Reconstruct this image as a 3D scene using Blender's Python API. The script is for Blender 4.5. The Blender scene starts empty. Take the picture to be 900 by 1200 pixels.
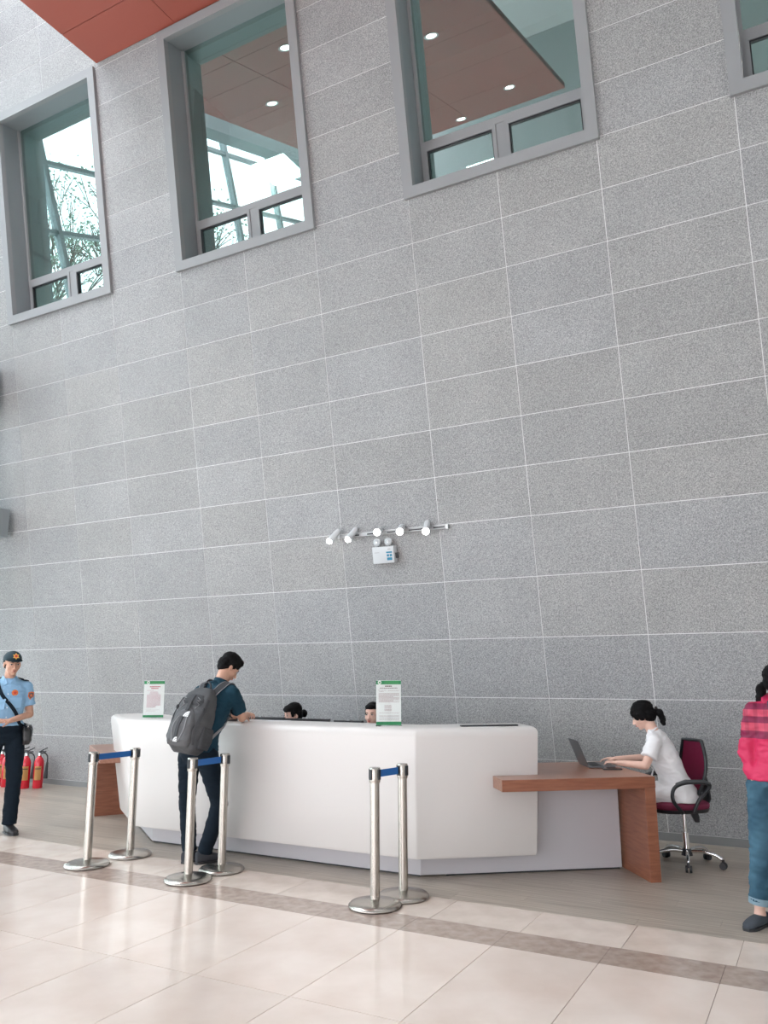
import bpy, bmesh, math, random
from mathutils import Vector, Matrix, noise
from mathutils.bvhtree import BVHTree
V = Vector
R = math.radians
random.seed(7)
scn = bpy.context.scene
col = scn.collection

# ------------------------------------------------------------------ camera
cd = bpy.data.cameras.new('camera'); cam = bpy.data.objects.new('camera', cd); col.objects.link(cam)
cr = V((0.8774, 0.4797, -0.0058)).normalized(); cf = V((-0.4696, 0.8613, 0.1941)).normalized()
cu = cr.cross(cf).normalized(); cr = cf.cross(cu).normalized()
M = Matrix((cr, cu, -cf)).transposed().to_4x4(); M.translation = (0, 0, 1.5555)
cam.matrix_world = M
cd.sensor_fit = 'VERTICAL'; cd.sensor_height = 36; cd.sensor_width = 27; cd.lens = 36 * 932.8 / 1200
cd.clip_end = 300
scn.camera = cam

# ------------------------------------------------------------------ sky, exposure
w = bpy.data.worlds.new('sky'); scn.world = w; w.use_nodes = True
wn = w.node_tree.nodes; wl = w.node_tree.links
bg = wn['Background']; bg.inputs[1].default_value = 6.5
tc = wn.new('ShaderNodeTexCoord'); sx = wn.new('ShaderNodeSeparateXYZ'); rp = wn.new('ShaderNodeValToRGB')
wl.new(tc.outputs['Generated'], sx.inputs[0]); wl.new(sx.outputs[2], rp.inputs[0]); wl.new(rp.outputs[0], bg.inputs[0])
rp.color_ramp.elements[0].position = 0.0; rp.color_ramp.elements[0].color = (0.81, 0.795, 0.835, 1)
rp.color_ramp.elements[1].position = 1.0; rp.color_ramp.elements[1].color = (1.97, 1.96, 2.07, 1)
scn.view_settings.view_transform = 'Standard'; scn.view_settings.look = 'None'
scn.view_settings.exposure = -0.28; scn.view_settings.gamma = 1.0; scn.view_settings.use_curve_mapping = False
scn.cycles.max_bounces = 12; scn.cycles.diffuse_bounces = 6; scn.cycles.glossy_bounces = 4
scn.cycles.transparent_max_bounces = 16
scn.cycles.sample_clamp_indirect = 8

Y0, LEAN, S0, T0 = 8.042, math.radians(10.392), -1.4256, 1.2902

# ------------------------------------------------------------------ materials
MATS = {}
def mat(name, color=(.5, .5, .5), rough=.5, metal=0, spec=.5, bump=0, bscale=200, var=0, vscale=8, var2=None, coat=0, rnd=0, emit=None, stretch=None):
    if name in MATS: return MATS[name]
    m = bpy.data.materials.new(name); m.use_nodes = True; MATS[name] = m
    n = m.node_tree.nodes; l = m.node_tree.links; b = n['Principled BSDF']
    b.inputs['Base Color'].default_value = (*color, 1); b.inputs['Roughness'].default_value = rough
    b.inputs['Metallic'].default_value = metal; b.inputs['Specular IOR Level'].default_value = spec
    b.inputs['Coat Weight'].default_value = coat; b.inputs['Coat Roughness'].default_value = .08
    if emit: b.inputs['Emission Color'].default_value = (*emit[0], 1); b.inputs['Emission Strength'].default_value = emit[1]
    src = None
    if var or bump or rnd:
        t = n.new('ShaderNodeTexCoord'); mp = n.new('ShaderNodeMapping'); l.new(t.outputs['Object'], mp.inputs[0])
        if stretch: mp.inputs['Scale'].default_value = stretch
    if var:
        ns = n.new('ShaderNodeTexNoise'); ns.inputs['Scale'].default_value = vscale; ns.inputs['Detail'].default_value = 6
        l.new(mp.outputs[0], ns.inputs[0]); r_ = n.new('ShaderNodeValToRGB'); l.new(ns.outputs[0], r_.inputs[0])
        c2 = var2 or tuple(min(1, c * (1 + var)) for c in color)
        c1 = tuple(c * (1 - var) for c in color) if not var2 else color
        r_.color_ramp.elements[0].position = .35; r_.color_ramp.elements[0].color = (*c1, 1)
        r_.color_ramp.elements[1].position = .65; r_.color_ramp.elements[1].color = (*c2, 1)
        src = r_.outputs[0]
    if rnd:
        oi = n.new('ShaderNodeObjectInfo'); mr = n.new('ShaderNodeMapRange'); l.new(oi.outputs['Random'], mr.inputs[0])
        mr.inputs[3].default_value = 1 - rnd; mr.inputs[4].default_value = 1 + rnd
        hs = n.new('ShaderNodeHueSaturation'); l.new(mr.outputs[0], hs.inputs['Value'])
        if src: l.new(src, hs.inputs['Color'])
        else: hs.inputs['Color'].default_value = (*color, 1)
        src = hs.outputs[0]
    if src: l.new(src, b.inputs['Base Color'])
    if bump:
        nb = n.new('ShaderNodeTexNoise'); nb.inputs['Scale'].default_value = bscale; nb.inputs['Detail'].default_value = 4
        l.new(mp.outputs[0], nb.inputs[0]); bp = n.new('ShaderNodeBump'); bp.inputs['Strength'].default_value = bump
        bp.inputs['Distance'].default_value = .01; l.new(nb.outputs[0], bp.inputs['Height']); l.new(bp.outputs[0], b.inputs['Normal'])
    return m

def granite():
    m = mat('grey_granite', (.4, .4, .4), .62, spec=.35, bump=.12, bscale=260)
    n = m.node_tree.nodes; l = m.node_tree.links; b = n['Principled BSDF']
    t = n.new('ShaderNodeTexCoord'); oi = n.new('ShaderNodeObjectInfo')
    ad = n.new('ShaderNodeVectorMath'); ad.operation = 'ADD'; l.new(t.outputs['Object'], ad.inputs[0]); l.new(oi.outputs['Location'], ad.inputs[1])
    vs = n.new('ShaderNodeTexNoise'); vs.inputs['Scale'].default_value = 95; vs.inputs['Detail'].default_value = 3; vs.inputs['Roughness'].default_value = .7
    l.new(ad.outputs[0], vs.inputs[0])
    r_ = n.new('ShaderNodeValToRGB'); l.new(vs.outputs[0], r_.inputs[0])
    e = r_.color_ramp.elements; e[0].position = .3; e[0].color = (.17, .172, .177, 1); e[1].position = .68; e[1].color = (.55, .55, .556, 1)
    x = e.new(.5); x.color = (.345, .348, .356, 1)
    rm_ = n.new('ShaderNodeMapping'); rm_.inputs['Rotation'].default_value = (.5, .4, .3); rm_.inputs['Location'].default_value = (1.13, 2.37, .71); l.new(ad.outputs[0], rm_.inputs[0]); l.new(rm_.outputs[0], vs.inputs[0])
    big = n.new('ShaderNodeTexNoise'); big.inputs['Scale'].default_value = 2.2; big.inputs['Detail'].default_value = 5; l.new(ad.outputs[0], big.inputs[0])
    mr = n.new('ShaderNodeMapRange'); l.new(big.outputs[0], mr.inputs[0]); mr.inputs[1].default_value = .3; mr.inputs[2].default_value = .7
    mr.inputs[3].default_value = .95; mr.inputs[4].default_value = 1.05
    mr2 = n.new('ShaderNodeMapRange'); l.new(oi.outputs['Random'], mr2.inputs[0]); mr2.inputs[3].default_value = .95; mr2.inputs[4].default_value = 1.05
    mu = n.new('ShaderNodeMath'); mu.operation = 'MULTIPLY'; l.new(mr.outputs[0], mu.inputs[0]); l.new(mr2.outputs[0], mu.inputs[1])
    hs = n.new('ShaderNodeHueSaturation'); l.new(mu.outputs[0], hs.inputs['Value']); l.new(r_.outputs[0], hs.inputs['Color'])
    wm = n.new('ShaderNodeMix'); wm.data_type = 'RGBA'; wm.blend_type = 'MULTIPLY'; l.new(hs.outputs[0], wm.inputs[6])
    fr = n.new('ShaderNodeMath'); fr.operation = 'FRACT'; m7 = n.new('ShaderNodeMath'); m7.operation = 'MULTIPLY'; m7.inputs[1].default_value = 7.31
    l.new(oi.outputs['Random'], m7.inputs[0]); l.new(m7.outputs[0], fr.inputs[0]); l.new(fr.outputs[0], wm.inputs[0]); wm.inputs[7].default_value = (1, .985, .955, 1)
    l.new(wm.outputs[2], b.inputs['Base Color'])
    return m

def thin_glass(name, tint, refl, gtint=(1, 1, 1)):
    m = bpy.data.materials.new(name); m.use_nodes = True; n = m.node_tree.nodes; l = m.node_tree.links; n.clear()
    o = n.new('ShaderNodeOutputMaterial'); t = n.new('ShaderNodeBsdfTransparent'); g = n.new('ShaderNodeBsdfGlossy'); mx = n.new('ShaderNodeMixShader')
    t.inputs[0].default_value = (*tint, 1); g.inputs[0].default_value = (*gtint, 1); g.inputs['Roughness'].default_value = 0.0
    lw = n.new('ShaderNodeLayerWeight'); lw.inputs[0].default_value = .5; f = n.new('ShaderNodeMath'); f.operation = 'POWER'; f.inputs[1].default_value = 4.0; l.new(lw.outputs['Facing'], f.inputs[0])
    mr = n.new('ShaderNodeMapRange'); l.new(f.outputs[0], mr.inputs[0])
    mr.inputs[3].default_value = refl; mr.inputs[4].default_value = 1.0
    l.new(mr.outputs[0], mx.inputs[0]); l.new(t.outputs[0], mx.inputs[1]); l.new(g.outputs[0], mx.inputs[2]); l.new(mx.outputs[0], o.inputs[0])
    return m

GRAN = granite()
GROUT = mat('pale_grout', (.80, .80, .80), .8, bump=.1, bscale=150)
SKIRT = mat('grey_skirting', (.25, .26, .265), .5)
CREAM = mat('cream_marble', (.70, .575, .50), .18, spec=.5, var=.06, vscale=2.2, var2=(.79, .68, .61), rnd=.045, coat=.25)
CREAM2 = mat('cream_border_marble', (.64, .535, .46), .18, spec=.45, var=.06, vscale=5, var2=(.74, .635, .56), rnd=.035, coat=.2)
BROWNM = mat('brown_marble', (.36, .27, .225), .2, spec=.4, var=.3, vscale=14, var2=(.47, .375, .32), rnd=.06, coat=.2)
FGROUT = mat('floor_grout', (.50, .43, .38), .6)
PLANK = mat('grey_wood_vinyl', (.31, .262, .215), .32, spec=.35, var=.34, vscale=5, var2=(.48, .42, .36), rnd=.10, stretch=(.35, 9, 1))
STEELF = mat('window_frame_grey', (.31, .316, .325), .42, spec=.4)
STEELR = mat('window_reveal_grey', (.27, .295, .31), .38, metal=.2)
WGLASS = thin_glass('tinted_window_glass', (.46, .60, .58), .34, (.90, 1.0, .985))
CGLASS = thin_glass('clear_facade_glass', (.86, .93, .93), .05)
MULL = mat('facade_steel_grey', (.28, .32, .335), .45)
REDP = mat('red_ceiling_panel', (.40, .105, .075), .4, rnd=.03)
REDG = mat('dark_red_joint', (.12, .03, .025), .6)
WHITEP = mat('white_plaster', (.78, .79, .80), .8)
GREYP = mat('grey_plaster', (.42, .43, .44), .8)
SOLID = mat('white_solid_surface', (.67, .64, .62), .3, spec=.45, coat=.1)
PLINTH = mat('pale_grey_laminate', (.54, .525, .55), .45)
WOOD = mat('reddish_wood_veneer', (.22, .075, .04), .32, var=.3, vscale=6, var2=(.30, .115, .062), stretch=(1, 1, 9), bump=.03, bscale=60)
WOODT = mat('wood_veneer_top', (.27, .125, .08), .3, var=.2, vscale=5, var2=(.36, .18, .12), stretch=(1.2, 14, 8), coat=.15)
STEEL = mat('brushed_steel', (.47, .44, .40), .27, metal=1, bump=.03, bscale=300)
CHROME = mat('chrome', (.80, .80, .80), .1, metal=1)
BELT = mat('blue_webbing', (.015, .13, .42), .6, bump=.1, bscale=500)
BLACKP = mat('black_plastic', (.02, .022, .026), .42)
DGREY = mat('dark_grey_plastic', (.05, .055, .06), .45)
WPLAS = mat('white_plastic', (.80, .82, .83), .4)
WP2 = mat('satin_white_plastic', (.60, .62, .64), .45); GREYMET = mat('grey_track_metal', (.45, .46, .47), .4, metal=.3)
REDC = mat('red_lacquer', (.62, .012, .03), .25, coat=.4)
YLAB = mat('yellow_label', (.75, .45, .16), .5)
SKIN = mat('skin', (.62, .36, .26), .5, spec=.3, var=.07, vscale=9)
SKINP = mat('pale_skin', (.72, .46, .37), .48, spec=.3, var=.06, vscale=9)
HAIR = mat('black_hair', (.005, .0045, .005), .62, spec=.12, bump=.5, bscale=40, stretch=(7, 7, 1))
LIPS = mat('lips', (.52, .13, .11), .4)
EYEW = mat('eye_white', (.50, .46, .43), .3)
EYED = mat('eye_dark', (.02, .012, .01), .25)
BROW = mat('eyebrow', (.03, .022, .018), .7)

# ------------------------------------------------------------------ helpers
def tag(o, label=None, cat=None, group=None, kind=None):
    if label: o['label'] = label
    if cat: o['category'] = cat
    if group: o['group'] = group
    if kind: o['kind'] = kind
    return o
WORLD = {}
def empty(name, loc=(0, 0, 0), rz=0, label=None, cat=None, group=None, kind=None, parent=None):
    o = bpy.data.objects.new(name, None); col.objects.link(o); o.empty_display_size = .1
    o.location = loc; o.rotation_euler = (0, 0, rz)
    if parent: o.parent = parent
    return tag(o, label, cat, group, kind)
def obj(name, bm, m, parent=None, loc=None, smooth=None, world=False):
    """one mesh object; world=True: vertices are in world space and become local to the parent"""
    me = bpy.data.meshes.new(name)
    if world and parent is not None:
        r_ = parent
        T = Matrix.Identity(4)
        while r_ is not None:
            T = (Matrix.Translation(r_.location) @ r_.rotation_euler.to_matrix().to_4x4()) @ T
            r_ = r_.parent
        bm.transform(T.inverted())
    if loc is not None: bmesh.ops.translate(bm, verts=bm.verts, vec=-V(loc))
    bm.to_mesh(me); bm.free()
    for x in (m if isinstance(m, (list, tuple)) else [m]): me.materials.append(x)
    if smooth is not None:
        for p in me.polygons: p.use_smooth = True
        if smooth and smooth < 180: me.set_sharp_from_angle(angle=R(smooth))
    o = bpy.data.objects.new(name, me); col.objects.link(o)
    if parent: o.parent = parent
    if loc is not None: o.location = loc
    return o
def box(bm, a, b, mi=0):
    x0, y0, z0 = a; x1, y1, z1 = b
    vs = [bm.verts.new(c) for c in ((x0, y0, z0), (x1, y0, z0), (x1, y1, z0), (x0, y1, z0), (x0, y0, z1), (x1, y0, z1), (x1, y1, z1), (x0, y1, z1))]
    for f in ((3, 2, 1, 0), (4, 5, 6, 7), (0, 1, 5, 4), (1, 2, 6, 5), (2, 3, 7, 6), (3, 0, 4, 7)):
        bm.faces.new([vs[i] for i in f]).material_index = mi
    return vs
def B(*boxes):
    bm = bmesh.new()
    for a, b in boxes: box(bm, a, b)
    return bm
def bevel(bm, w_=.003, seg=2, ang=30):
    es = [e for e in bm.edges if e.is_manifold and e.calc_face_angle(0) > R(ang)]
    bmesh.ops.bevel(bm, geom=es, offset=w_, segments=seg, profile=.6, affect='EDGES', clamp_overlap=True)
    return bm
def orient(d, up=V((0, 0, 1))):
    d = V(d).normalized(); s = d.cross(up)
    if s.length < 1e-4: s = d.cross(V((0, 1, 0)))
    s.normalize(); return s, s.cross(d).normalized(), d
def ring(bm, c, ux, uy, n=16, p=2.0):
    out = []
    for k in range(n):
        a = 2 * math.pi * k / n; ca, sa = math.cos(a), math.sin(a)
        if p != 2: ca = math.copysign(abs(ca) ** (2 / p), ca); sa = math.copysign(abs(sa) ** (2 / p), sa)
        out.append(bm.verts.new(V(c) + ux * ca + uy * sa))
    return out
def bridge(bm, r1, r2, mi=0):
    n = len(r1)
    for k in range(n):
        f = bm.faces.new((r1[k], r1[(k + 1) % n], r2[(k + 1) % n], r2[k])); f.material_index = mi
def cap(bm, r_, flip=False, mi=0):
    f = bm.faces.new(r_[::-1] if flip else r_); f.material_index = mi
def cone(bm, a, b, ra, rb, n=16, mi=0, fl=1.0, side=None):
    """tapered cylinder, flat ends; fl flattens across the second axis"""
    a, b = V(a), V(b); s, u, d = orient(b - a)
    if side is not None:
        s = V(side); s = (s - d * s.dot(d)).normalized(); u = s.cross(d)
    r1 = ring(bm, a, s * ra, u * ra * fl, n); r2 = ring(bm, b, s * rb, u * rb * fl, n)
    bridge(bm, r1, r2, mi); cap(bm, r1, True, mi); cap(bm, r2, False, mi)
def ell(bm, c, r_, m3=None, n=16, mi=0):
    T = Matrix.Translation(V(c))
    if m3 is not None: T = T @ m3.to_4x4()
    T = T @ Matrix.Diagonal((*r_, 1)) if not isinstance(r_, (int, float)) else T @ Matrix.Scale(r_, 4)
    ret = bmesh.ops.create_uvsphere(bm, u_segments=n, v_segments=max(6, n // 2 + 2), radius=1, matrix=T)
    if mi:
        for v_ in ret['verts']:
            for f in v_.link_faces: f.material_index = mi
def capsule(bm, a, b, ra, rb, n=14, fl=1.0, side=None, ends=(1, 1)):
    cone(bm, a, b, ra, rb, n, 0, fl, side)
    if ends[0]: ell(bm, a, ra, n=n) if fl == 1 else None
    if ends[1]: ell(bm, b, rb, n=n) if fl == 1 else None
def loft(bm, secs, n=24, p=2.4, mi=0):
    prev = None; first = None
    for c, ux, uy in secs:
        r_ = ring(bm, c, V(ux), V(uy), n, p)
        if prev: bridge(bm, prev, r_, mi)
        else: first = r_
        prev = r_
    cap(bm, first, True, mi); cap(bm, prev, False, mi)
def tube(bm, pts, r_, n=8, closed=False, rs=None, mi=0):
    pts = [V(q) for q in pts]; N = len(pts); prev = None; up = None; first = None
    for i, q in enumerate(pts):
        a = pts[(i - 1) % N] if (i or closed) else pts[0]; b = pts[(i + 1) % N] if (i < N - 1 or closed) else pts[-1]
        d = (b - a).normalized()
        if up is None: up = d.orthogonal().normalized()
        up = (up - d * up.dot(d)); up = up.normalized() if up.length > 1e-5 else d.orthogonal().normalized()
        rr = rs[i] if rs else r_
        r1 = ring(bm, q, up * rr, d.cross(up) * rr, n)
        if prev: bridge(bm, prev, r1, mi)
        else: first = r1
        prev = r1
    if closed: bridge(bm, prev, first, mi)
    else: cap(bm, first, True, mi); cap(bm, prev, False, mi)
def lathe(bm, prof, c=(0, 0, 0), n=32, mi=0):
    prev = None; first = None
    for r_, z in prof:
        r1 = ring(bm, (c[0], c[1], c[2] + z), V((max(r_, 1e-4), 0, 0)), V((0, max(r_, 1e-4), 0)), n)
        if prev: bridge(bm, prev, r1, mi)
        else: first = r1
        prev = r1
    cap(bm, first, True, mi); cap(bm, prev, False, mi)
def spline(pts, k=6):
    pts = [V(q) for q in pts]; P = [pts[0]] + pts + [pts[-1]]; out = []
    for i in range(1, len(P) - 2):
        for j in range(k):
            t = j / k; a, b, c, d = P[i - 1], P[i], P[i + 1], P[i + 2]
            out.append(.5 * ((2 * b) + (c - a) * t + (2 * a - 5 * b + 4 * c - d) * t * t + (3 * b - a - 3 * c + d) * t ** 3))
    out.append(pts[-1]); return out
def prism(bm, poly, d, mi=0):
    """poly: list of 3D points (planar), extruded by vector d"""
    d = V(d); a = [bm.verts.new(V(q)) for q in poly]; b = [bm.verts.new(V(q) + d) for q in poly]; n = len(a)
    cap(bm, a, True, mi); cap(bm, b, False, mi); bridge(bm, a, b, mi)
    bmesh.ops.recalc_face_normals(bm, faces=bm.faces[:])
def fuse(bm, voxel=.006, smooth=3, fold=0, fscale=9, seed=0):
    """union overlapping pieces into one continuous surface (voxel remesh), smooth it, add cloth folds"""
    bmesh.ops.recalc_face_normals(bm, faces=bm.faces[:])
    me = bpy.data.meshes.new('tmp'); bm.to_mesh(me); bm.free()
    o = bpy.data.objects.new('tmp', me); col.objects.link(o)
    md = o.modifiers.new('r', 'REMESH'); md.mode = 'VOXEL'; md.voxel_size = voxel; md.use_smooth_shade = True
    if smooth: s = o.modifiers.new('s', 'SMOOTH'); s.iterations = smooth; s.factor = .5
    dg = bpy.context.evaluated_depsgraph_get(); dg.update()
    me2 = bpy.data.meshes.new_from_object(o.evaluated_get(dg))
    bpy.data.objects.remove(o); bpy.data.meshes.remove(me)
    out = bmesh.new(); out.from_mesh(me2); bpy.data.meshes.remove(me2)
    if fold:
        out.normal_update(); sd = V((seed * 3.7, seed * 1.3, seed * 2.1))
        for v_ in out.verts:
            q = v_.co
            f = noise.noise(V((q.x * fscale, q.y * fscale, q.z * fscale * 2.2)) + sd)
            f2 = 1 - abs(noise.noise(V((q.x * fscale * 1.7, q.y * fscale * 1.7, q.z * fscale * 3.5)) + sd * 2)) * 3
            v_.co = q + v_.normal * fold * (f + .45 * max(f2, -1))
    return out
def cut(bm, co, no):
    bmesh.ops.bisect_plane(bm, geom=bm.verts[:] + bm.edges[:] + bm.faces[:], plane_co=V(co), plane_no=V(no), clear_outer=True)
def copy_tree(o, parent=None):
    c = o.copy(); col.objects.link(c)
    if parent: c.parent = parent
    for ch in list(o.children): copy_tree(ch, c)
    return c

# ================================================================== SETTING
FX0, FX1, FY0 = -11.0, 2.6, -6.0
fl = obj('floor', B(((FX0, FY0, -.2), (FX1, Y0 + .3, -.006))), FGROUT); tag(fl, 'floor of cream marble, a brown marble stripe and grey wood planks', kind='structure')
def slab(name, x0, x1, y0, y1, m, g=.002, z=0.0, cache={}):
    key = (name, round(x1 - x0, 4), round(y1 - y0, 4), m.name)
    c = V(((x0 + x1) / 2, (y0 + y1) / 2, z))
    if key in cache:
        o = bpy.data.objects.new(name, cache[key]); col.objects.link(o); o.parent = fl; o.location = c; return o
    bm = B(((x0 + g, y0 + g, z - .006), (x1 - g, y1 - g, z)))
    o = obj(name, bm, m, fl, loc=c); cache[key] = o.data; return o
XJ = [-0.63 + .606 * k for k in range(-17, 6)]
rows = [(3.505, 4.645), (2.305, 3.505), (1.105, 2.305)]
for y0, y1 in rows:
    for a, b in zip(XJ[2:], XJ[3:]): slab('floor_tile', a, b, y0, y1, CREAM)
for a, b, c_, d in ((-11, XJ[2], 1.105, 4.645), (-11, 2.6, -6, 1.105)):
    bm = B(((a + .002, c_, -.006), (b - .002, d - .002, 0))); tag(obj('floor_slab', bm, CREAM, fl), kind='structure')
for a, b in zip(XJ, XJ[1:]): slab('stripe_tile', a, b, 4.645, 4.935, BROWNM, .001)
XB = [-0.58 + .6 * k for k in range(-17, 6)]
for a, b in zip(XB, XB[1:]): slab('border_tile', a, b, 4.935, 5.395, CREAM2, .0015)
yy = 5.395; k = 0
while yy < Y0 + .05:
    xx = -11.2 + (k * .47) % 1.25
    while xx < 2.4:
        slab('floor_plank', max(xx, -11), min(xx + 1.25, 2.6), yy, yy + .18, PLANK, .0008); xx += 1.25
    yy += .18; k += 1

# ---- back wall (leans towards the hall), local frame: x along, y into the wall, z up the slope
wall = bpy.data.objects.new('wall_back', None)
WX = [-9.575, -8.4, -7.4, -6.4, -5.2, -4.2, -3.2, -2.0, -1.0, 0.0, 1.2, 2.2, 3.2, 4.02]
WZ = [.0745, .69, 1.29, 1.89, 2.49, 3.09] + [3.09 + .5 * k for k in range(1, 22)]
WIN = [(-8.4, -6.4), (-5.2, -3.2), (-2.0, 0.0), (1.2, 3.2)]
Z0W, Z1W = 6.59, 9.59
bm = bmesh.new()
zt = 13.35
edges = [-9.575] + [e for w_ in WIN for e in w_] + [4.02]
box(bm, (S0 + edges[0], .0022, -.05), (S0 + edges[-1], .12, Z0W)); box(bm, (S0 + edges[0], .0022, Z1W), (S0 + edges[-1], .12, zt))
for i in range(0, len(edges), 2): box(bm, (S0 + edges[i], .0022, Z0W), (S0 + edges[i + 1], .12, Z1W))
wme = bpy.data.meshes.new('wall_back'); bm.to_mesh(wme); bm.free(); wme.materials.append(GROUT)
wall = bpy.data.objects.new('wall_back', wme); col.objects.link(wall)
wall.location = (0, Y0, 0); wall.rotation_euler = (LEAN, 0, 0); tag(wall, 'tall grey granite clad wall leaning over the counter', kind='structure')
cache = {}
for i in range(len(WX) - 1):
    for j in range(len(WZ) - 1):
        a, b, c_, d = WX[i], WX[i + 1], WZ[j], WZ[j + 1]
        if any(w_[0] - .01 <= a and b <= w_[1] + .01 for w_ in WIN) and c_ >= Z0W - .01 and d <= Z1W + .01: continue
        if d > 10.2 and a > -6.5: continue
        g = .0032; ctr = V((S0 + (a + b) / 2, 0, (c_ + d) / 2)); key = (round(b - a, 3), round(d - c_, 3))
        if key not in cache:
            bm = B(((S0 + a + g, 0, c_ + g), (S0 + b - g, .03, d - g))); bevel(bm, .0008, 1)
            o = obj('granite_tile', bm, GRAN, wall, loc=ctr); cache[key] = o.data
        else:
            o = bpy.data.objects.new('granite_tile', cache[key]); col.objects.link(o); o.parent = wall; o.location = ctr
        o.location.y = random.uniform(-.0008, .0008)
bk = obj('baseboard_back', B(((FX0, -.006, 0), (FX1, .12, .0745))), SKIRT); bk.location = (0, Y0, 0); bk.rotation_euler = (LEAN, 0, 0)
tag(bk, 'grey skirting along the foot of the granite wall', kind='structure')

# ---- recessed windows
def window(n, s0, lab):
    root = bpy.data.objects.new('window_%d' % n, None); col.objects.link(root)
    root.location = V((0, Y0, 0)) + V((0, -math.sin(LEAN) * Z0W, math.cos(LEAN) * Z0W)) + V((S0 + s0, 0, 0)); root.rotation_euler = (LEAN, 0, 0)
    tag(root, lab, 'window', 'recessed windows high in the granite wall', 'structure')
    W, H, D = 2.0, 3.0, .30; f = .085; o_ = .03
    def fr(boxes, name, m): obj(name, bevel(B(*boxes), .004, 1), m, root)
    fr([((-o_, -.045, -o_), (f, .03, H + o_))], 'frame', STEELF); fr([((W - f, -.045, -o_), (W + o_, .03, H + o_))], 'frame', STEELF)
    fr([((f, -.045, -o_), (W - f, .03, f))], 'frame', STEELF); fr([((f, -.045, H - f), (W - f, .03, H + o_))], 'frame', STEELF)
    obj('reveal', B(((.02, .03, .0), (f - .002, D + .08, H)), ((W - f + .002, .03, 0), (W - .02, D + .08, H)), ((f, .03, .01), (W - f, D + .08, f - .002)), ((f, .03, H - f + .002), (W - f, D + .08, H - .01))), STEELR, root)
    # inner frame, transom and two small lower lights
    i0, i1 = f, W - f; zt_ = .66; zb = f
    fr([((i0, D - .03, zb), (i0 + .035, D + .05, H - f))], 'inner_frame', STEELF); fr([((i1 - .035, D - .03, zb), (i1, D + .05, H - f))], 'inner_frame', STEELF)
    fr([((i0 + .035, D - .04, zt_ - .07), (i1 - .035, D + .05, zt_))], 'transom', STEELF)
    fr([((i0 + .035, D - .03, zb), (i1 - .035, D + .05, zb + .06))], 'sill_rail', STEELF)
    mid = W / 2
    fr([((mid - .05, D - .035, zb + .06), (mid + .05, D + .05, zt_ - .07))], 'mullion', STEELF)
    for a, b in ((i0 + .035, mid - .05), (mid + .05, i1 - .035)):
        z0, z1 = zb + .06, zt_ - .07; q = .04
        sash = obj('sash', bevel(B(((a, D - .045, z0), (a + q, D + .01, z1)), ((b - q, D - .045, z0), (b, D + .01, z1)), ((a + q, D - .045, z0), (b - q, D + .01, z0 + q)), ((a + q, D - .045, z1 - q), (b - q, D + .01, z1))), .003, 1), STEELF, root)
        obj('gasket', B(((a + q, D - .03, z0 + q), (a + q + .012, D + .005, z1 - q)), ((b - q - .012, D - .03, z0 + q), (b - q, D + .005, z1 - q)), ((a + q + .012, D - .03, z1 - q - .012), (b - q - .012, D + .005, z1 - q))), BLACKP, sash)
        obj('pane', B(((a + q, D - .006, z0 + q), (b - q, D, z1 - q))), WGLASS, sash)
    obj('pane', B(((i0 + .035, D, zt_), (i1 - .035, D + .006, H - f))), WGLASS, root)
window(1, -8.4, 'leftmost deep window, trees and sky mirrored in its glass')
window(2, -5.2, 'deep window beside the red ceiling corner, bright lamp behind glass')
window(3, -2.0, 'deep window above the desk end, red ceiling and three lights mirrored')
window(4, 1.2, 'window cut off by the top right corner of the picture')

# ---- corridor behind the windows
def st(name, bm, m, label=None, par=None): o = obj(name, bm, m, par); return tag(o, label, kind='structure')
st('floor_office', B(((-11, 7.35, 6.2), (2.6, 10.5, 6.4))), GREYP)
st('wall_office', B(((-11, 10.5, 6.2), (2.6, 10.6, 9.9))), WHITEP)
st('wall_office_left', B(((-11.1, 7.1, 6.2), (-11, 10.6, 9.9))), WHITEP)
st('wall_office_right', B(((2.6, 7.1, 6.2), (2.7, 10.6, 9.9))), WHITEP)
st('wall_office_middle', B(((-7.0, 7.2, 6.4), (-6.85, 10.5, 9.4))), GREYP)
st('ceiling_office', B(((-11, 6.66, 9.42), (2.6, 7.95, 9.52)), ((-11, 7.95, 9.0), (2.6, 10.6, 9.52))), WHITEP)

for i, (x, y) in enumerate(((-6.55, 8.75), (-3.75, 10.17), (.6, 9.5), (-9.3, 9.6))):  # last two panels are unseen, added to brighten the corridor
    q = (1, .35, 1, 1)[i]; t = empty('ceiling_light', (x, y, 9.0), label=['bright ceiling light panel glimpsed through the window beside the red corner', 'ceiling light panel glowing behind the lower pane of the window above the desk', 'unseen light panel added to brighten the corridor behind the cut off window', 'unseen light panel added to brighten the corridor behind the leftmost window'][i], cat='light', group='light panels behind the windows')
    obj('panel_frame', B(((-.32, -.32 * q, -.015), (.32, .32 * q, -.001))), WPLAS, t); obj('diffuser', B(((-.29, -.29 * q, -.018), (.29, .29 * q, -.0151))), mat('panel_glow', (1, 1, 1), .5, emit=((1, .98, .95), 45)), t)
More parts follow.
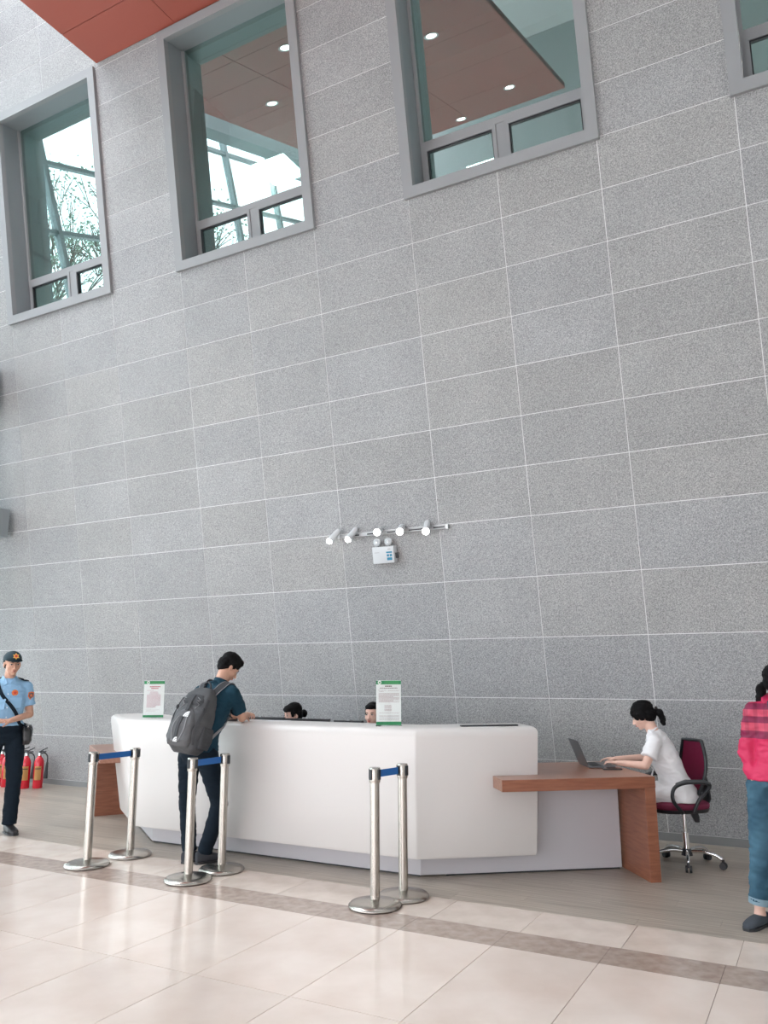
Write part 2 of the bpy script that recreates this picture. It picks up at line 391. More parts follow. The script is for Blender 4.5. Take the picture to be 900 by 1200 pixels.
# ---- red soffit with downlights, high white roof and skylight strip
SZ = 9.49
sof = st('ceiling', B(((-7.75, .25, SZ + .02), (-3.1, 6.27, SZ + .10))), REDG, 'lowered red panel ceiling meeting the granite wall')
xs = [-7.75, -6.36, -4.9, -3.1]; ys = [.25, 1.45, 2.65, 3.85, 5.05, 5.73, 6.29]
for a, b in zip(xs, xs[1:]):
    for c_, d in zip(ys, ys[1:]):
        obj('red_panel', bevel(B(((a + .004, c_ + .004, SZ), (b - .004, d - .004, SZ + .025))), .003, 1), REDP, sof)
LAMPW = mat('lamp_glow', (1, 1, 1), .4, emit=((1, .97, .92), 22))
LAMPS = mat('lamp_glow_bright', (1, 1, 1), .4, emit=((1, .98, .96), 9))
DLL = ['downlight near the ceiling corner, mirrored low in the window above the desk', 'downlight mirrored just above the transom of the window above the desk', 'downlight mirrored at the top left of the window above the desk',
       'downlight mirrored halfway up the window beside the red ceiling corner', 'downlight mirrored at the top of the window beside the red ceiling corner', 'red ceiling downlight nearest the open atrium edge']
for i, (x, y) in enumerate(((-3.83, 1.23), (-5.0, .55), (-4.05, 4.15), (-6.85, 4.12), (-5.65, 5.5), (-6.4, 1.9))):
    t = empty('downlight', (x, y, SZ), label=DLL[i], cat='light', group='downlights in the red ceiling')
    bm = bmesh.new(); lathe(bm, [(.075, 0), (.105, -.004), (.108, -.008), (.075, -.008), (.07, 0)], n=24); obj('trim_ring', bm, WPLAS, t, smooth=40)
    bm = bmesh.new(); lathe(bm, [(.07, -.003), (.07, -.001)], n=20); obj('lamp', bm, LAMPW, t)
st('ceiling_upper', B(((-7.6, FY0, 13.0), (2.7, 5.2, 13.2)), ((-11, FY0, 13.0), (-10.6, 5.2, 13.2))), WHITEP, 'high white roof above the red ceiling')
for y in (-4.5, -1.5, 1.5, 4.5): st('skylight_beam', B(((-10.6, y - .08, 12.9), (-7.6, y + .08, 13.15))), MULL)
st('wall_right', B(((2.6, FY0, -.1), (2.8, 7.9, 13.0))), mat('light_grey_plaster', (.62, .61, .60), .8))

# ---- glazed facade on the left
fac = empty('window_5', (-11.06, 0, 0), kind='structure', label='glazed facade of steel mullions on the left of the hall')
my = [5.05 + 1.82 * k for k in range(-6, 3)]
for y in my: obj('mullion', B(((-.06, y - .045, 0), (.08, y + .045, 13))), MULL, fac)
zs = [8.45 + 1.2 * k for k in range(-7, 4)]
for z in zs: obj('transom', B(((-.05, FY0, z - .035), (.06, my[-1], z + .035))), MULL, fac)
for y0, y1 in zip(my, my[1:]):
    for z0, z1 in zip([0] + zs, zs + [13]):
        obj('pane', B(((-.006, y0 + .045, z0 + .035), (0, y1 - .045, z1 - .035))), CGLASS, fac)
bm = bmesh.new(); prism(bm, [(-10.98, 7.04, 0), (-10.98, 7.39, 0), (-10.98, 4.97, 13), (-10.98, 4.62, 13)], (.18, 0, 0)); st('column_left', bm, MULL, 'leaning steel column against the glazed facade')
for z0, z1 in ((3.44, 3.84), (5.2, 5.88), (10.75, 11.1)):
    st('girder', bevel(B(((-10.5, FY0, z0), (-10.1, Y0 - math.tan(LEAN) * z1 - .06, z1))), .006, 1), MULL, 'grey steel girder along the glazed facade, ending at the granite wall')
# entrance side behind the camera: glazed front with mullions
fb = empty('window_6', (0, FY0, 0), kind='structure', label='glazed entrance front behind the viewpoint')
for x in [-10.9 + 1.93 * k for k in range(8)]: obj('mullion', B(((x - .05, -.06, 0), (x + .05, .08, 3.6))), MULL, fb)
st('wall_front', B(((FX0, FY0 - .1, 3.6), (FX1, FY0 + .1, 13.0))), GREYP)
for z in (2.4,): obj('transom', B(((FX0, -.05, z - .05), (FX1, .06, z + .05))), MULL, fb)
st('ground', B(((-60, -60, -.4), (60, 30, -.21))), mat('grey_paving', (.40, .40, .39), .9), 'paved ground outside')

# ---- trees outside, seen mirrored in the leftmost window
def tree(x, y, h, seed, lab):
    random.seed(seed); t = empty('tree', (x, y, -.2), label=lab, cat='tree', group='trees outside the glazed facade')
    bm = bmesh.new(); leaves = bmesh.new()
    def br(p, d, L, r_, n):
        q = p + d * L; tube(bm, [p, (p + q) / 2 + V((random.uniform(-.05, .05),) * 3) * L, q], r_, 5, rs=[r_, r_ * .85, r_ * .7])
        if n < 3:
            for _ in range(5):
                c = q + V((random.gauss(0, .38), random.gauss(0, .38), random.gauss(0, .3)))
                a = V((random.uniform(-1, 1), random.uniform(-1, 1), random.uniform(-1, 1))).normalized() * .07; b = a.orthogonal().normalized() * .035
                leaves.faces.new([leaves.verts.new(c + a), leaves.verts.new(c + b), leaves.verts.new(c - a), leaves.verts.new(c - b)])
        if n:
            for _ in range(3 if n > 2 else 4):
                br(q, (d + V((random.uniform(-.8, .8), random.uniform(-.8, .8), random.uniform(-.1, .6)))).normalized(), L * random.uniform(.6, .8), r_ * .62, n - 1)
    br(V((0, 0, 0)), V((0, 0, 1)), h * .33, .16, 5)
    obj('trunk', bm, mat('bark', (.10, .085, .07), .9), t, smooth=180)
    tag(obj('foliage', leaves, mat('leaf_green', (.24, .40, .30), .6, var=.3, vscale=3), t), kind='stuff')
tree(-20.0, -3.2, 12.5, 3, 'leafy tree outside the glazed facade, seen mirrored in the leftmost window')
tree(-28.0, -8.5, 15.0, 5, 'taller bare branched tree outside, mirrored low in the leftmost window')

# ================================================================== RECEPTION COUNTER
DV = V((.804, .594, 0)).normalized(); NV = V((.594, -.804, 0)).normalized()      # along / outward normal of the angled right wing
YF = 5.65; CXR, CXL = -2.82, -5.71; MIR = CXR + CXL
cnt = empty('reception_counter', (-4.265, 5.9, 0), label='long white reception counter with rounded edges and angled ends', cat='counter')
def ringpoly(z, off, flare, el, er):
    """outer outline at height z: front corner points pushed out by off, ends flared"""
    k = off * .33 if off else 0
    cr_ = V((CXR + k, YF - off, z)); clf = V((CXL - k - flare, YF - off, z))
    er_ = cr_ + DV * er; dl = V((-DV.x, DV.y, 0)); el_ = clf + dl * el
    back = .42
    nr = V((-NV.x, -NV.y, 0)); nl = V((NV.x, -NV.y, 0))
    ier = er_ + nr * back; iel = el_ + nl * back
    t = .36
    icr = V((CXR - .15, YF + back, z)); icl = V((CXL + .15, YF + back, z))
    return [cr_, er_, ier, icr, icl, iel, el_, clf]
bm = bmesh.new(); prev = None; rings = []
prof = [(.16, -.03), (.165, -.008), (.185, .0), (.5, .002), (1.04, .006), (1.075, .0), (1.098, -.018), (1.11, -.05)]
for z, off in prof:
    f = (z - .16) / .95
    pts = ringpoly(z, off, .21 * f, .96 + .03 * f, .93 + .05 * f)
    if off < 0:   # pull the ends in too
        pts[1] = pts[1] + DV * off; pts[2] = pts[2] + DV * off; dl = V((-DV.x, DV.y, 0)); pts[6] = pts[6] + dl * off; pts[5] = pts[5] + dl * off
    r_ = [bm.verts.new(q) for q in pts]
    if prev: bridge(bm, prev, r_)
    else: cap(bm, r_, True)
    prev = r_
cap(bm, prev)
bmesh.ops.recalc_face_normals(bm, faces=bm.faces[:])
es = [e for e in bm.edges if abs(e.verts[0].co.z - e.verts[1].co.z) > .005 and e.calc_face_angle(0) > R(25)]
bmesh.ops.bevel(bm, geom=es, offset=.012, segments=2, affect='EDGES', profile=.5, clamp_overlap=True)
bmesh.ops.remove_doubles(bm, verts=bm.verts[:], dist=.0004)
obj('counter_shell', bm, SOLID, cnt, smooth=35, world=True)
# plinth below, running on as the modesty panels of the two desks
PC = V((-2.88, 5.837, 0)); PL = V((MIR + 2.88, 5.837, 0))
def wing(c, d, L, z0, z1, th, s=1):
    n_ = V((-NV.x * s, -NV.y, 0)) * th
    bm = bmesh.new(); prism(bm, [c + V((0, 0, z0)), c + d * L + V((0, 0, z0)), c + d * L + n_ + V((0, 0, z0)), c + n_ + V((0, 0, z0))], (0, 0, z1 - z0)); return bm
DL = V((-DV.x, DV.y, 0))
bm = bmesh.new(); prism(bm, [PL + V((.0, 0, .012)), PC + V((0, 0, .012)), PC + V((-.1, .3, .012)), PL + V((.1, .3, .012))], (0, 0, .17)); obj('plinth', bm, PLINTH, cnt, world=True)
bm = wing(PC, DV, .84, .012, .18, .25); obj('plinth', bm, PLINTH, cnt, world=True)
bm = wing(PL, DL, .84, .012, .18, .25, -1); obj('plinth', bm, PLINTH, cnt, world=True)
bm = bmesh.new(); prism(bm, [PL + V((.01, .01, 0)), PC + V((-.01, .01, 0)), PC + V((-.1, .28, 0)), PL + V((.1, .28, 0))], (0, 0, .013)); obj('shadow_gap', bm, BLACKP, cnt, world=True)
bm = B(((-5.5, 6.05, .70), (-3.05, 6.7, .74))); obj('work_surface', bm, PLINTH, cnt, world=True)
for x in (-5.46, -4.26, -3.08): obj('support_panel', B(((x - .02, 6.12, 0), (x + .02, 6.66, .70))), PLINTH, cnt, world=True)

# ---- the two wooden desks at the ends
def desk(s, lab, full):
    def P(x, y): return V((x, y, 0)) if s > 0 else V((MIR - x, y, 0))
    d = DV if s > 0 else DL; nb = V((-NV.x, -NV.y, 0)) if s > 0 else V((NV.x, -NV.y, 0))
    a = P(-2.186, 5.80); L = 1.19
    t = empty('desk', tuple(P(-1.7, 6.6)), label=lab, cat='desk')
    # top: a slab whose near strip runs on across the counter face
    z0, z1 = .665, .75
    wrap = .215
    pts = [a, a + d * L, a + d * L + nb * 1.02, a + d * .30 + nb * 1.02, a + d * .30 + nb * .25, a + nb * .25]
    bm = bmesh.new(); prism(bm, [q + V((0, 0, z0)) for q in pts], (0, 0, z1 - z0)); bevel(bm, .002, 1)
    top = obj('desk_top', bm, WOODT, t, world=True)
    # front edge and slab leg are the darker veneer
    bm = bmesh.new(); q = a - nb * .0035 ; prism(bm, [q + V((0, 0, z0 + .002)), q + d * L + V((0, 0, z0 + .002)), q + d * L + nb * .003 + V((0, 0, z0 + .002)), q + nb * .003 + V((0, 0, z0 + .002))], (0, 0, z1 - z0 - .004)); obj('edge_band', bm, WOOD, t, world=True)
    e = a + d * L
    bm = bmesh.new(); pts = [e - d * .085, e, e + nb * .50, e - d * .085 + nb * .50]; prism(bm, pts, (0, 0, z0 - .0005)); bevel(bm, .002, 1); obj('slab_leg', bm, WOOD, t, world=True)
    c = (PC if s > 0 else PL); bm = wing(c + d * .8405, d, .7745, .012, .663, .03, s); obj('modesty_panel', bm, PLINTH, t, world=True)
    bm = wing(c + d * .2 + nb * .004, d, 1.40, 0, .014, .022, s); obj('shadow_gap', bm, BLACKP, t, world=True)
    e2 = a + d * 1.1 + nb * .98
    bm = bmesh.new(); prism(bm, [e2 - d * .04, e2, e2 + nb * .03, e2 - d * .04 + nb * .03], (0, 0, z0)); obj('rear_leg', bm, DGREY, t, world=True)
    return t
desk(1, 'reddish wooden desk with slab leg at the right end of the white counter', True)
desk(-1, 'brown wooden desk half hidden behind the left end of the white counter', True)

# ---- sign holders on the counter
PAPER = mat('white_paper', (.83, .81, .83), .5); GREENP = mat('green_print', (.02, .24, .09), .5); REDPR = mat('red_print', (.55, .10, .14), .5)
GREYPR = mat('pink_grey_print', (.50, .38, .40), .5); DARKPR = mat('dark_print', (.16, .09, .09), .5)
ACRYL = thin_glass('clear_acrylic', (.97, .99, .98), .0); LGREEN = mat('pale_green_print', (.10, .38, .12), .5)
def sign(c, rz, w_, h, lab, kind):
    t = empty('sign_holder', (c[0], c[1], 1.1105), rz, label=lab, cat='sign', group='sign holders on the counter')
    obj('base', bevel(B(((-w_ / 2 - .005, -.045, 0), (w_ / 2 + .005, .045, .004))), .001, 1), ACRYL, t)
    obj('holder', B(((-w_ / 2 - .006, -.006, .004), (w_ / 2 + .006, -.0035, h + .012)), ((-w_ / 2 - .006, .0035, .004), (w_ / 2 + .006, .006, h + .012))), ACRYL, t)
    sh = obj('paper_sheet', B(((-w_ / 2, -.001, .008), (w_ / 2, .001, h + .008))), PAPER, t)
    y0, y1 = -.0028, -.0012
    def pr(x0, x1, z0, z1, m, nm='printed_line'): return obj(nm, B(((x0 * w_, y0, .008 + z0 * h), (x1 * w_, y1, .008 + z1 * h))), m, sh)
    pr(-.5, .5, .905, .99, GREENP, 'green_header'); pr(-.5, .5, .0, .075 if kind else .06, GREENP, 'green_footer')
    bm = bmesh.new(); cone(bm, ((-.36 if kind else -.3) * w_, -.0034, .008 + .948 * h), ((-.36 if kind else -.3) * w_, -.0018, .008 + .948 * h), .042 * h, .042 * h, 20); obj('round_emblem', bm, PAPER, sh)
    bm = bmesh.new(); cone(bm, ((-.36 if kind else -.3) * w_, -.0039, .008 + .948 * h), ((-.36 if kind else -.3) * w_, -.003, .008 + .948 * h), .022 * h, .022 * h, 16); obj('emblem_centre', bm, LGREEN, sh)
    bm = bmesh.new()
    for z in (.965, .935): box(bm, (-.17 * w_, -.0034, .008 + z * h - .0018), (.42 * w_, -.0026, .008 + z * h + .0018))
    obj('header_text', bm, LGREEN, sh)
    random.seed(11 + kind)
    def lines(spec, m, nm):
        bm = bmesh.new()
        for x0, x1, z, t_ in spec:
            x = x0
            while x < x1:
                L_ = random.uniform(.03, .09); e = min(x + L_, x1)
                box(bm, (x * w_, y0, .008 + z * h - t_ * h / 2), (e * w_, y1, .008 + z * h + t_ * h / 2)); x = e + .012
        tag(obj(nm, bm, m, sh), kind='stuff')
    if kind == 0:
        lines([(-.22, .3, .83, .022), (-.15, .2, .785, .022)], REDPR, 'title_text')
        sp = [(-.35, -.02, .73, .010)]
        for k, z in enumerate([.69 - .026 * i for i in range(17)]):
            hw = .18 + .02 * (k % 3) if k < 3 else .34; sp.append((-hw, hw if k < 15 else .1, z, .011))
        lines(sp, mat('faded_red_print', (.62, .36, .42), .5), 'body_text')
        lines([(-.35, .3, .20, .006), (-.35, .1, .17, .006)], GREYPR, 'small_text')
    else:
        lines([(-.14, .14, .865, .024), (-.36, .36, .822, .014)], DARKPR, 'title_text')
        sp = [(-.42, -.1, .775, .009), (-.02, .42, .768, .009), (-.38, -.2, .745, .009)]
        for k, z in enumerate([.70 - .0235 * i for i in range(9)]): sp.append((-.40, .42 if k % 4 != 3 else .2, z, .011))
        for z in (.43, .405, .375, .345, .32): sp.append((-.17, .12, z, .012))
        for z in (.27, .205, .185, .15, .12): sp.append((-.38, .42, z, .008))
        lines(sp, GREYPR, 'body_text')
    return t
sign((-5.72, 5.84), R(30), .195, .345, 'green topped notice with red print at the left end of the counter', 0)
sign((-3.13, 5.80), R(27), .20, .352, 'green topped notice in front of the half hidden receptionist', 1)

# ---- monitors behind the counter, only their top edges show
def monitor(x, y, rz, top, w_, lab):
    t = empty('monitor', (x, y, .7405), rz, label=lab, cat='monitor', group='monitors behind the counter')
    h = top - .7405
    obj('screen_housing', bevel(B(((-w_ / 2, -.018, h - .32), (w_ / 2, .018, h))), .004, 2), BLACKP, t)
    obj('display', B(((-w_ / 2 + .012, .0175, h - .305), (w_ / 2 - .012, .0195, h - .015))), mat('dark_screen', (.03, .04, .05), .15), t)
    obj('stand', B(((-.025, -.03, .01), (.025, -.017, h - .12)), ((-.1, -.08, 0), (.1, .09, .012))), DGREY, t)
    obj('webcam', bevel(B(((-.012, -.012, h), (.012, .012, h + .012))), .003, 1), GREYMET, t)
monitor(-4.75, 6.25, R(5), 1.122, .52, 'black monitor top edge beside the receptionist with a bun')
monitor(-4.22, 6.25, R(5), 1.118, .46, 'black monitor top edge between the two receptionists')
t = monitor(-3.78, 6.25, R(5), 1.112, .28, 'short black monitor edge left of the half hidden receptionist')
def lowmon(x, y, rz, w_):  # low bar on the ledge, stands in for a monitor's top edge
    t = empty('monitor_edge', (x, y, 1.1105), rz, label='thin black bar standing in for a monitor top edge at the right end of the counter', cat='panel')
    obj('panel', bevel(B(((-w_ / 2, -.03, 0), (w_ / 2, .03, .010))), .004, 2), BLACKP, t)
    obj('edge_notch', bevel(B(((-.04, -.02, .010), (-.015, .02, .017))), .003, 1), GREYMET, t)
lowmon(-2.40, 6.12, R(36), .46)

# ================================================================== STANCHIONS
def stanchion(x, y, lab, grp):
    t = empty('stanchion', (x, y, 0), label=lab, cat='barrier post', group=grp)
    bm = bmesh.new(); lathe(bm, [(.0, .004), (.176, .004), (.180, .010), (.178, .018), (.165, .030), (.12, .040), (.05, .047), (.036, .052), (.0, .052)], n=48); obj('base', bm, STEEL, t, smooth=35)
    bm = bmesh.new(); lathe(bm, [(.168, 0), (.172, .0), (.172, .006), (.168, .006)], n=40); obj('base_rubber', bm, BLACKP, t)
    bm = bmesh.new(); lathe(bm, [(.0, .05), (.0325, .05), (.0325, .80), (.0, .80)], n=32); obj('pole', bm, STEEL, t, smooth=40)
    bm = bmesh.new(); lathe(bm, [(.0, .795), (.0375, .795), (.0385, .80), (.0385, .888), (.036, .893), (.0, .8945)], n=32); obj('belt_housing', bm, STEEL, t, smooth=40)
    return t
SP = [((-5.4534, 4.9088), (-5.4084, 5.3304)), ((-4.3921, 4.9317), (-4.3658, 5.2846)), ((-2.8097, 4.9969), (-2.743, 5.282))]
nm = ['left of the counter, stripe side', 'left of the counter, nearer the white counter', 'standing in front of the student, nearer the camera', 'standing beside the leg of the student', 'before the counter corner, nearer the camera', 'before the counter corner, behind its twin']
for i, (a, b) in enumerate(SP):
    ta = stanchion(*a, 'steel barrier post ' + nm[2 * i], 'steel stanchions'); tb = stanchion(*b, 'steel barrier post ' + nm[2 * i + 1], 'steel stanchions')
    A, Bv = V((*a, 0)), V((*b, 0)); d = (Bv - A).normalized(); n_ = V((-d.y, d.x, 0))
    for t_, P_, dd in ((ta, A, d), (tb, Bv, -d)):
        for dv in (dd, -dd, V((-dd.y, dd.x, 0)), V((dd.y, -dd.x, 0))):
            bm = bmesh.new(); q = P_ + dv * .0375; s = V((-dv.y, dv.x, 0)) * .011
            prism(bm, [q - s + V((0, 0, .815)), q + s + V((0, 0, .815)), q + s + dv * .009 + V((0, 0, .815)), q - s + dv * .009 + V((0, 0, .815))], (0, 0, .067)); obj('belt_slot', bm, BLACKP, t_, world=True)
    p0 = A + d * .046; p1 = Bv - d * .046
    bm = bmesh.new(); prism(bm, [p0 - n_ * .001 + V((0, 0, .825)), p1 - n_ * .001 + V((0, 0, .825)), p1 + n_ * .001 + V((0, 0, .825)), p0 + n_ * .001 + V((0, 0, .825))], (0, 0, .048)); obj('retractable_belt', bm, BELT, ta, world=True)

# ================================================================== FIRE EXTINGUISHERS
def extinguisher(x, y, rz, lab):
    t = empty('fire_extinguisher', (x, y, 0), rz, label=lab, cat='fire extinguisher', group='red fire extinguishers by the wall')
    bm = bmesh.new(); lathe(bm, [(0, 0), (.058, 0), (.064, .008), (.064, .32), (.060, .355), (.045, .39), (.026, .41), (.022, .425), (0, .425)], n=28); obj('cylinder', bm, REDC, t, smooth=50)
    bm = bmesh.new()
    r1 = [bm.verts.new((.0648 * math.sin(a), -.0648 * math.cos(a), .11)) for a in [(-.7 + .14 * k) for k in range(11)]]
    r2 = [bm.verts.new((v_.co.x, v_.co.y, .29)) for v_ in r1]
    for k in range(10): bm.faces.new((r1[k], r1[k + 1], r2[k + 1], r2[k]))
    ex = bmesh.ops.solidify(bm, geom=bm.faces[:], thickness=.0008); lb = obj('label', bm, YLAB, t)
    bm = bmesh.new(); r1 = [bm.verts.new((.0662 * math.sin(a), -.0662 * math.cos(a), .252)) for a in [(-.6 + .12 * k) for k in range(11)]]; r2 = [bm.verts.new((v_.co.x, v_.co.y, .262)) for v_ in r1]
    for k in range(10): bm.faces.new((r1[k], r1[k + 1], r2[k + 1], r2[k]))
    obj('label_text', bm, BLACKP, lb)
    bm = bmesh.new(); lathe(bm, [(0, .42), (.018, .42), (.018, .455), (.012, .47), (0, .47)], n=16); obj('valve', bm, CHROME, t, smooth=40)
    bm = bmesh.new(); tube(bm, [(0, -.01, .465), (.03, -.01, .478), (.085, -.01, .475)], .007, 8); tube(bm, [(-.01, -.01, .47), (.04, -.01, .50), (.10, -.01, .528)], .007, 8); obj('squeeze_handle', bm, BLACKP, t, smooth=60)
    bm = bmesh.new(); tube(bm, spline([(.015, 0, .455), (.06, .02, .455), (.095, .03, .41), (.098, .03, .32)], 6), .008, 8); obj('hose', bm, BLACKP, t, smooth=60)
    bm = bmesh.new(); cone(bm, (.098, .03, .33), (.088, .03, .12), .014, .028, 16); obj('discharge_horn', bm, DGREY, t, smooth=40)
for i, (x, y) in enumerate(((-9.60, 7.70), (-9.74, 7.60), (-9.93, 7.66), (-10.10, 7.58), (-10.28, 7.62))):
    extinguisher(x, y, R(40 + 5 * i), ['rightmost red extinguisher standing against the granite wall', 'second red extinguisher from the right, yellow label showing', 'red extinguisher just beside the trouser leg of the guard', 'red extinguisher hidden behind the guard', 'leftmost red extinguisher behind the guard'][i])

# ================================================================== TRACK LIGHTS AND EMERGENCY LIGHT
def onwall(x, t_, off=0): return V((x, Y0, 0)) + V((0, -math.sin(LEAN), math.cos(LEAN))) * t_ - V((0, math.cos(LEAN), math.sin(LEAN))) * off
NW = -V((0, math.cos(LEAN), math.sin(LEAN))); UW = V((0, -math.sin(LEAN), math.cos(LEAN)))
tr = empty('light_track', tuple(onwall(-3.99, 3.07)), label='slim grey lighting track fixed across the granite wall', cat='light track')
def wbox(x0, x1, t0_, t1, o0, o1):
    bm = bmesh.new(); vs = box(bm, (x0, o0, t0_), (x1, o1, t1))
    for v_ in bm.verts: x, o_, t_ = v_.co; v_.co = V((x, Y0, 0)) + UW * t_ + NW * o_
    bmesh.ops.recalc_face_normals(bm, faces=bm.faces[:]); return bm
obj('rail', bevel(wbox(-4.66, -3.31, 3.045, 3.085, .004, .03), .003, 1), GREYMET, tr, world=True)
for a, b in ((-4.52, -4.38), (-4.28, -4.14), (-4.03, -3.87), (-3.77, -3.58), (-3.48, -3.35)): obj('rail_slot', wbox(a, b, 3.058, 3.072, .028, .0312), BLACKP, tr, world=True)
for a in (-4.66, -3.34): obj('end_cap', bevel(wbox(a, a + .03, 3.042, 3.088, .002, .034), .003, 1), WPLAS, tr, world=True)
SPN = ['left of the rail', 'second from the left on the rail', 'in the middle of the rail above the emergency light', 'second from the right on the rail', 'rightmost on the rail']
SPD = [V((-.45, -.5, -.75)), V((-.35, -.55, -.8)), V((.25, -.95, -.35)), V((.25, -.9, -.55)), V((.2, -.7, -.75))]
for i, x in enumerate((-4.66, -4.43, -4.10, -3.83, -3.53)):
    c = onwall(x, 3.09, .03); t = empty('spotlight', tuple(c), label='small white spotlight ' + SPN[i] + ', lit', cat='spotlight', group='spotlights on the wall track')
    d = SPD[i].normalized(); j = c + NW * .05
    bm = bmesh.new(); cone(bm, c, j, .009, .009, 10); obj('bracket', bm, WPLAS, t, smooth=40, world=True)
    bm = bmesh.new(); a = j - d * .055; b = j + d * .085; s, u, dd = orient(d)
    cone(bm, a, b, .032, .036, 24); ell(bm, a, .031, n=16); obj('lamp_body', bm, WP2, t, smooth=50, world=True)
    bm = bmesh.new(); cone(bm, b, b + d * .012, .034, .038 if 1 < i else .035, 24); ell(bm, b + d * .01, (.038 if 1 < i else .033), n=16); obj('bulb', bm, LAMPS, t, smooth=60, world=True)
em = empty('emergency_light', tuple(onwall(-4.07, 2.72)), label='white twin head emergency light box under the spotlights', cat='emergency light')
obj('housing', bevel(wbox(-4.205, -3.945, 2.735, 2.915, .005, .085), .006, 2), WP2, em, smooth=40, world=True)
obj('side_plug', wbox(-3.945, -3.925, 2.78, 2.84, .02, .05), DGREY, em, world=True)
BLUEL = mat('blue_label', (.02, .22, .36), .5)
for a, b, c_, d in ((-4.035, -3.965, 2.842, 2.858), (-4.03, -4.003, 2.805, 2.83), (-3.995, -3.968, 2.805, 2.83), (-4.03, -3.968, 2.765, 2.795)): obj('blue_label', wbox(a, b, c_, d, .0845, .0862), BLUEL, em, world=True)
obj('model_text', wbox(-4.18, -4.12, 2.85, 2.858, .0845, .0857), GREYMET, em, world=True); obj('running_man_label', wbox(-4.015, -3.98, 2.875, 2.892, .0845, .0857), GREYMET, em, world=True)
for x in (-4.15, -4.01):
    c = onwall(x, 2.965, .05); bm = bmesh.new(); cone(bm, c - NW * .03, c + NW * .015, .03, .046, 24); hd = obj('lamp_head', bm, GREYMET, em, smooth=40, world=True)
    bm = bmesh.new(); ell(bm, c + NW * .014, (.043, .012, .043), n=20); obj('lens', bm, mat('clear_lens', (.40, .42, .44), .12, coat=.5), hd, smooth=60, world=True)
    bm = bmesh.new(); cone(bm, c + NW * .026, c + NW * .03, .012, .012, 12); obj('bulb', bm, WPLAS, hd, world=True)
    bm = bmesh.new(); cone(bm, onwall(x, 2.91, .05), onwall(x, 2.935, .05), .01, .01, 10); obj('swivel', bm, BLACKP, em, world=True)

# ================================================================== PEOPLE
UP = V((0, 0, 1))
def basis(fwd, up=UP):
    f = V(fwd).normalized(); r_ = f.cross(V(up)).normalized(); u = r_.cross(f).normalized()
    return Matrix((r_, f, u)).transposed()
def rotv(v, axis, deg): return Matrix.Rotation(R(deg), 3, axis) @ v
def head_pieces(bm, c, H, s=1.0):
    T = lambda x, y, z: V(c) + H @ (V((x, y, z)) * s)
    def e(x, y, z, a, b, d): ell(bm, T(x, y, z), (a * s, b * s, d * s), H, 18)
    e(0, -.014, .032, .074, .092, .084); e(0, .016, -.02, .062, .072, .088); e(0, .026, -.068, .047, .048, .04); e(0, .062, -.092, .021, .02, .017)
    for k in (-1, 1):
        e(.034 * k, .046, -.032, .027, .03, .03); e(.0765 * k, -.008, -.014, .008, .018, .03)
        e(.011 * k, .093, -.040, .009, .010, .007)
    cone(bm, T(-.038, .071, .020), T(.038, .071, .020), .010 * s, .010 * s, 10)
    a, b = T(0, .082, .004), T(0, .102, -.036); cone(bm, a, b, .007 * s, .011 * s, 10); ell(bm, b, .0112 * s, n=12)
    e(0, .079, -.063, .022, .014, .013)
def hand_pieces(bm, w_, f, n, thumb, curl=.35, s=1.0, spread=1.0):
    """w_: wrist, f: finger direction, n: palm normal, thumb: direction of the thumb side"""
    f = V(f).normalized(); n = V(n); n = (n - f * n.dot(f)).normalized(); t = V(thumb); t = (t - f * t.dot(f) - n * t.dot(n)).normalized()
    w_ = V(w_); M3 = Matrix((t, f, n)).transposed()
    ell(bm, w_ + f * .045 * s, (.040 * s, .052 * s, .015 * s), M3, 16); ell(bm, w_ + f * .065 * s, (.041 * s, .030 * s, .0125 * s), M3, 16)
    cone(bm, w_ - f * .02, w_ + f * .03 * s, .026 * s, .03 * s, 12, 0, .62, t)
    for k, (o_, L, r_) in enumerate(((.030, .072, .0086), (.0105, .080, .0088), (-.0095, .074, .0083), (-.029, .058, .0074))):
        p = w_ + f * (.083 - .004 * k) * s + t * o_ * s; d = (f + t * (o_ * 2.2 * spread)).normalized(); ax = d.cross(n).normalized()
        for j, fr in enumerate((.42, .32, .26)):
            d = rotv(d, ax, math.degrees(curl) * (.6 if j == 0 else 1.0)); q = p + d * L * fr * s; rr = r_ * s * (1 - .1 * j)
            cone(bm, p, q, rr, rr * .92, 10); ell(bm, p, rr, n=10); p = q
        ell(bm, p, rr * .92, n=10)
    p = w_ + f * .022 * s + t * .030 * s; d = (f * .7 + t * .65 + n * .25).normalized()
    for j, (L, r_) in enumerate(((.036, .0125), (.030, .0102), (.024, .009))):
        q = p + d * L * s; cone(bm, p, q, r_ * s, r_ * .88 * s, 10); ell(bm, p, r_ * s, n=10); p = q; d = rotv(d, n, 0); d = (d + f * .25 + n * .12).normalized()
    ell(bm, p, .0085 * s, n=10)
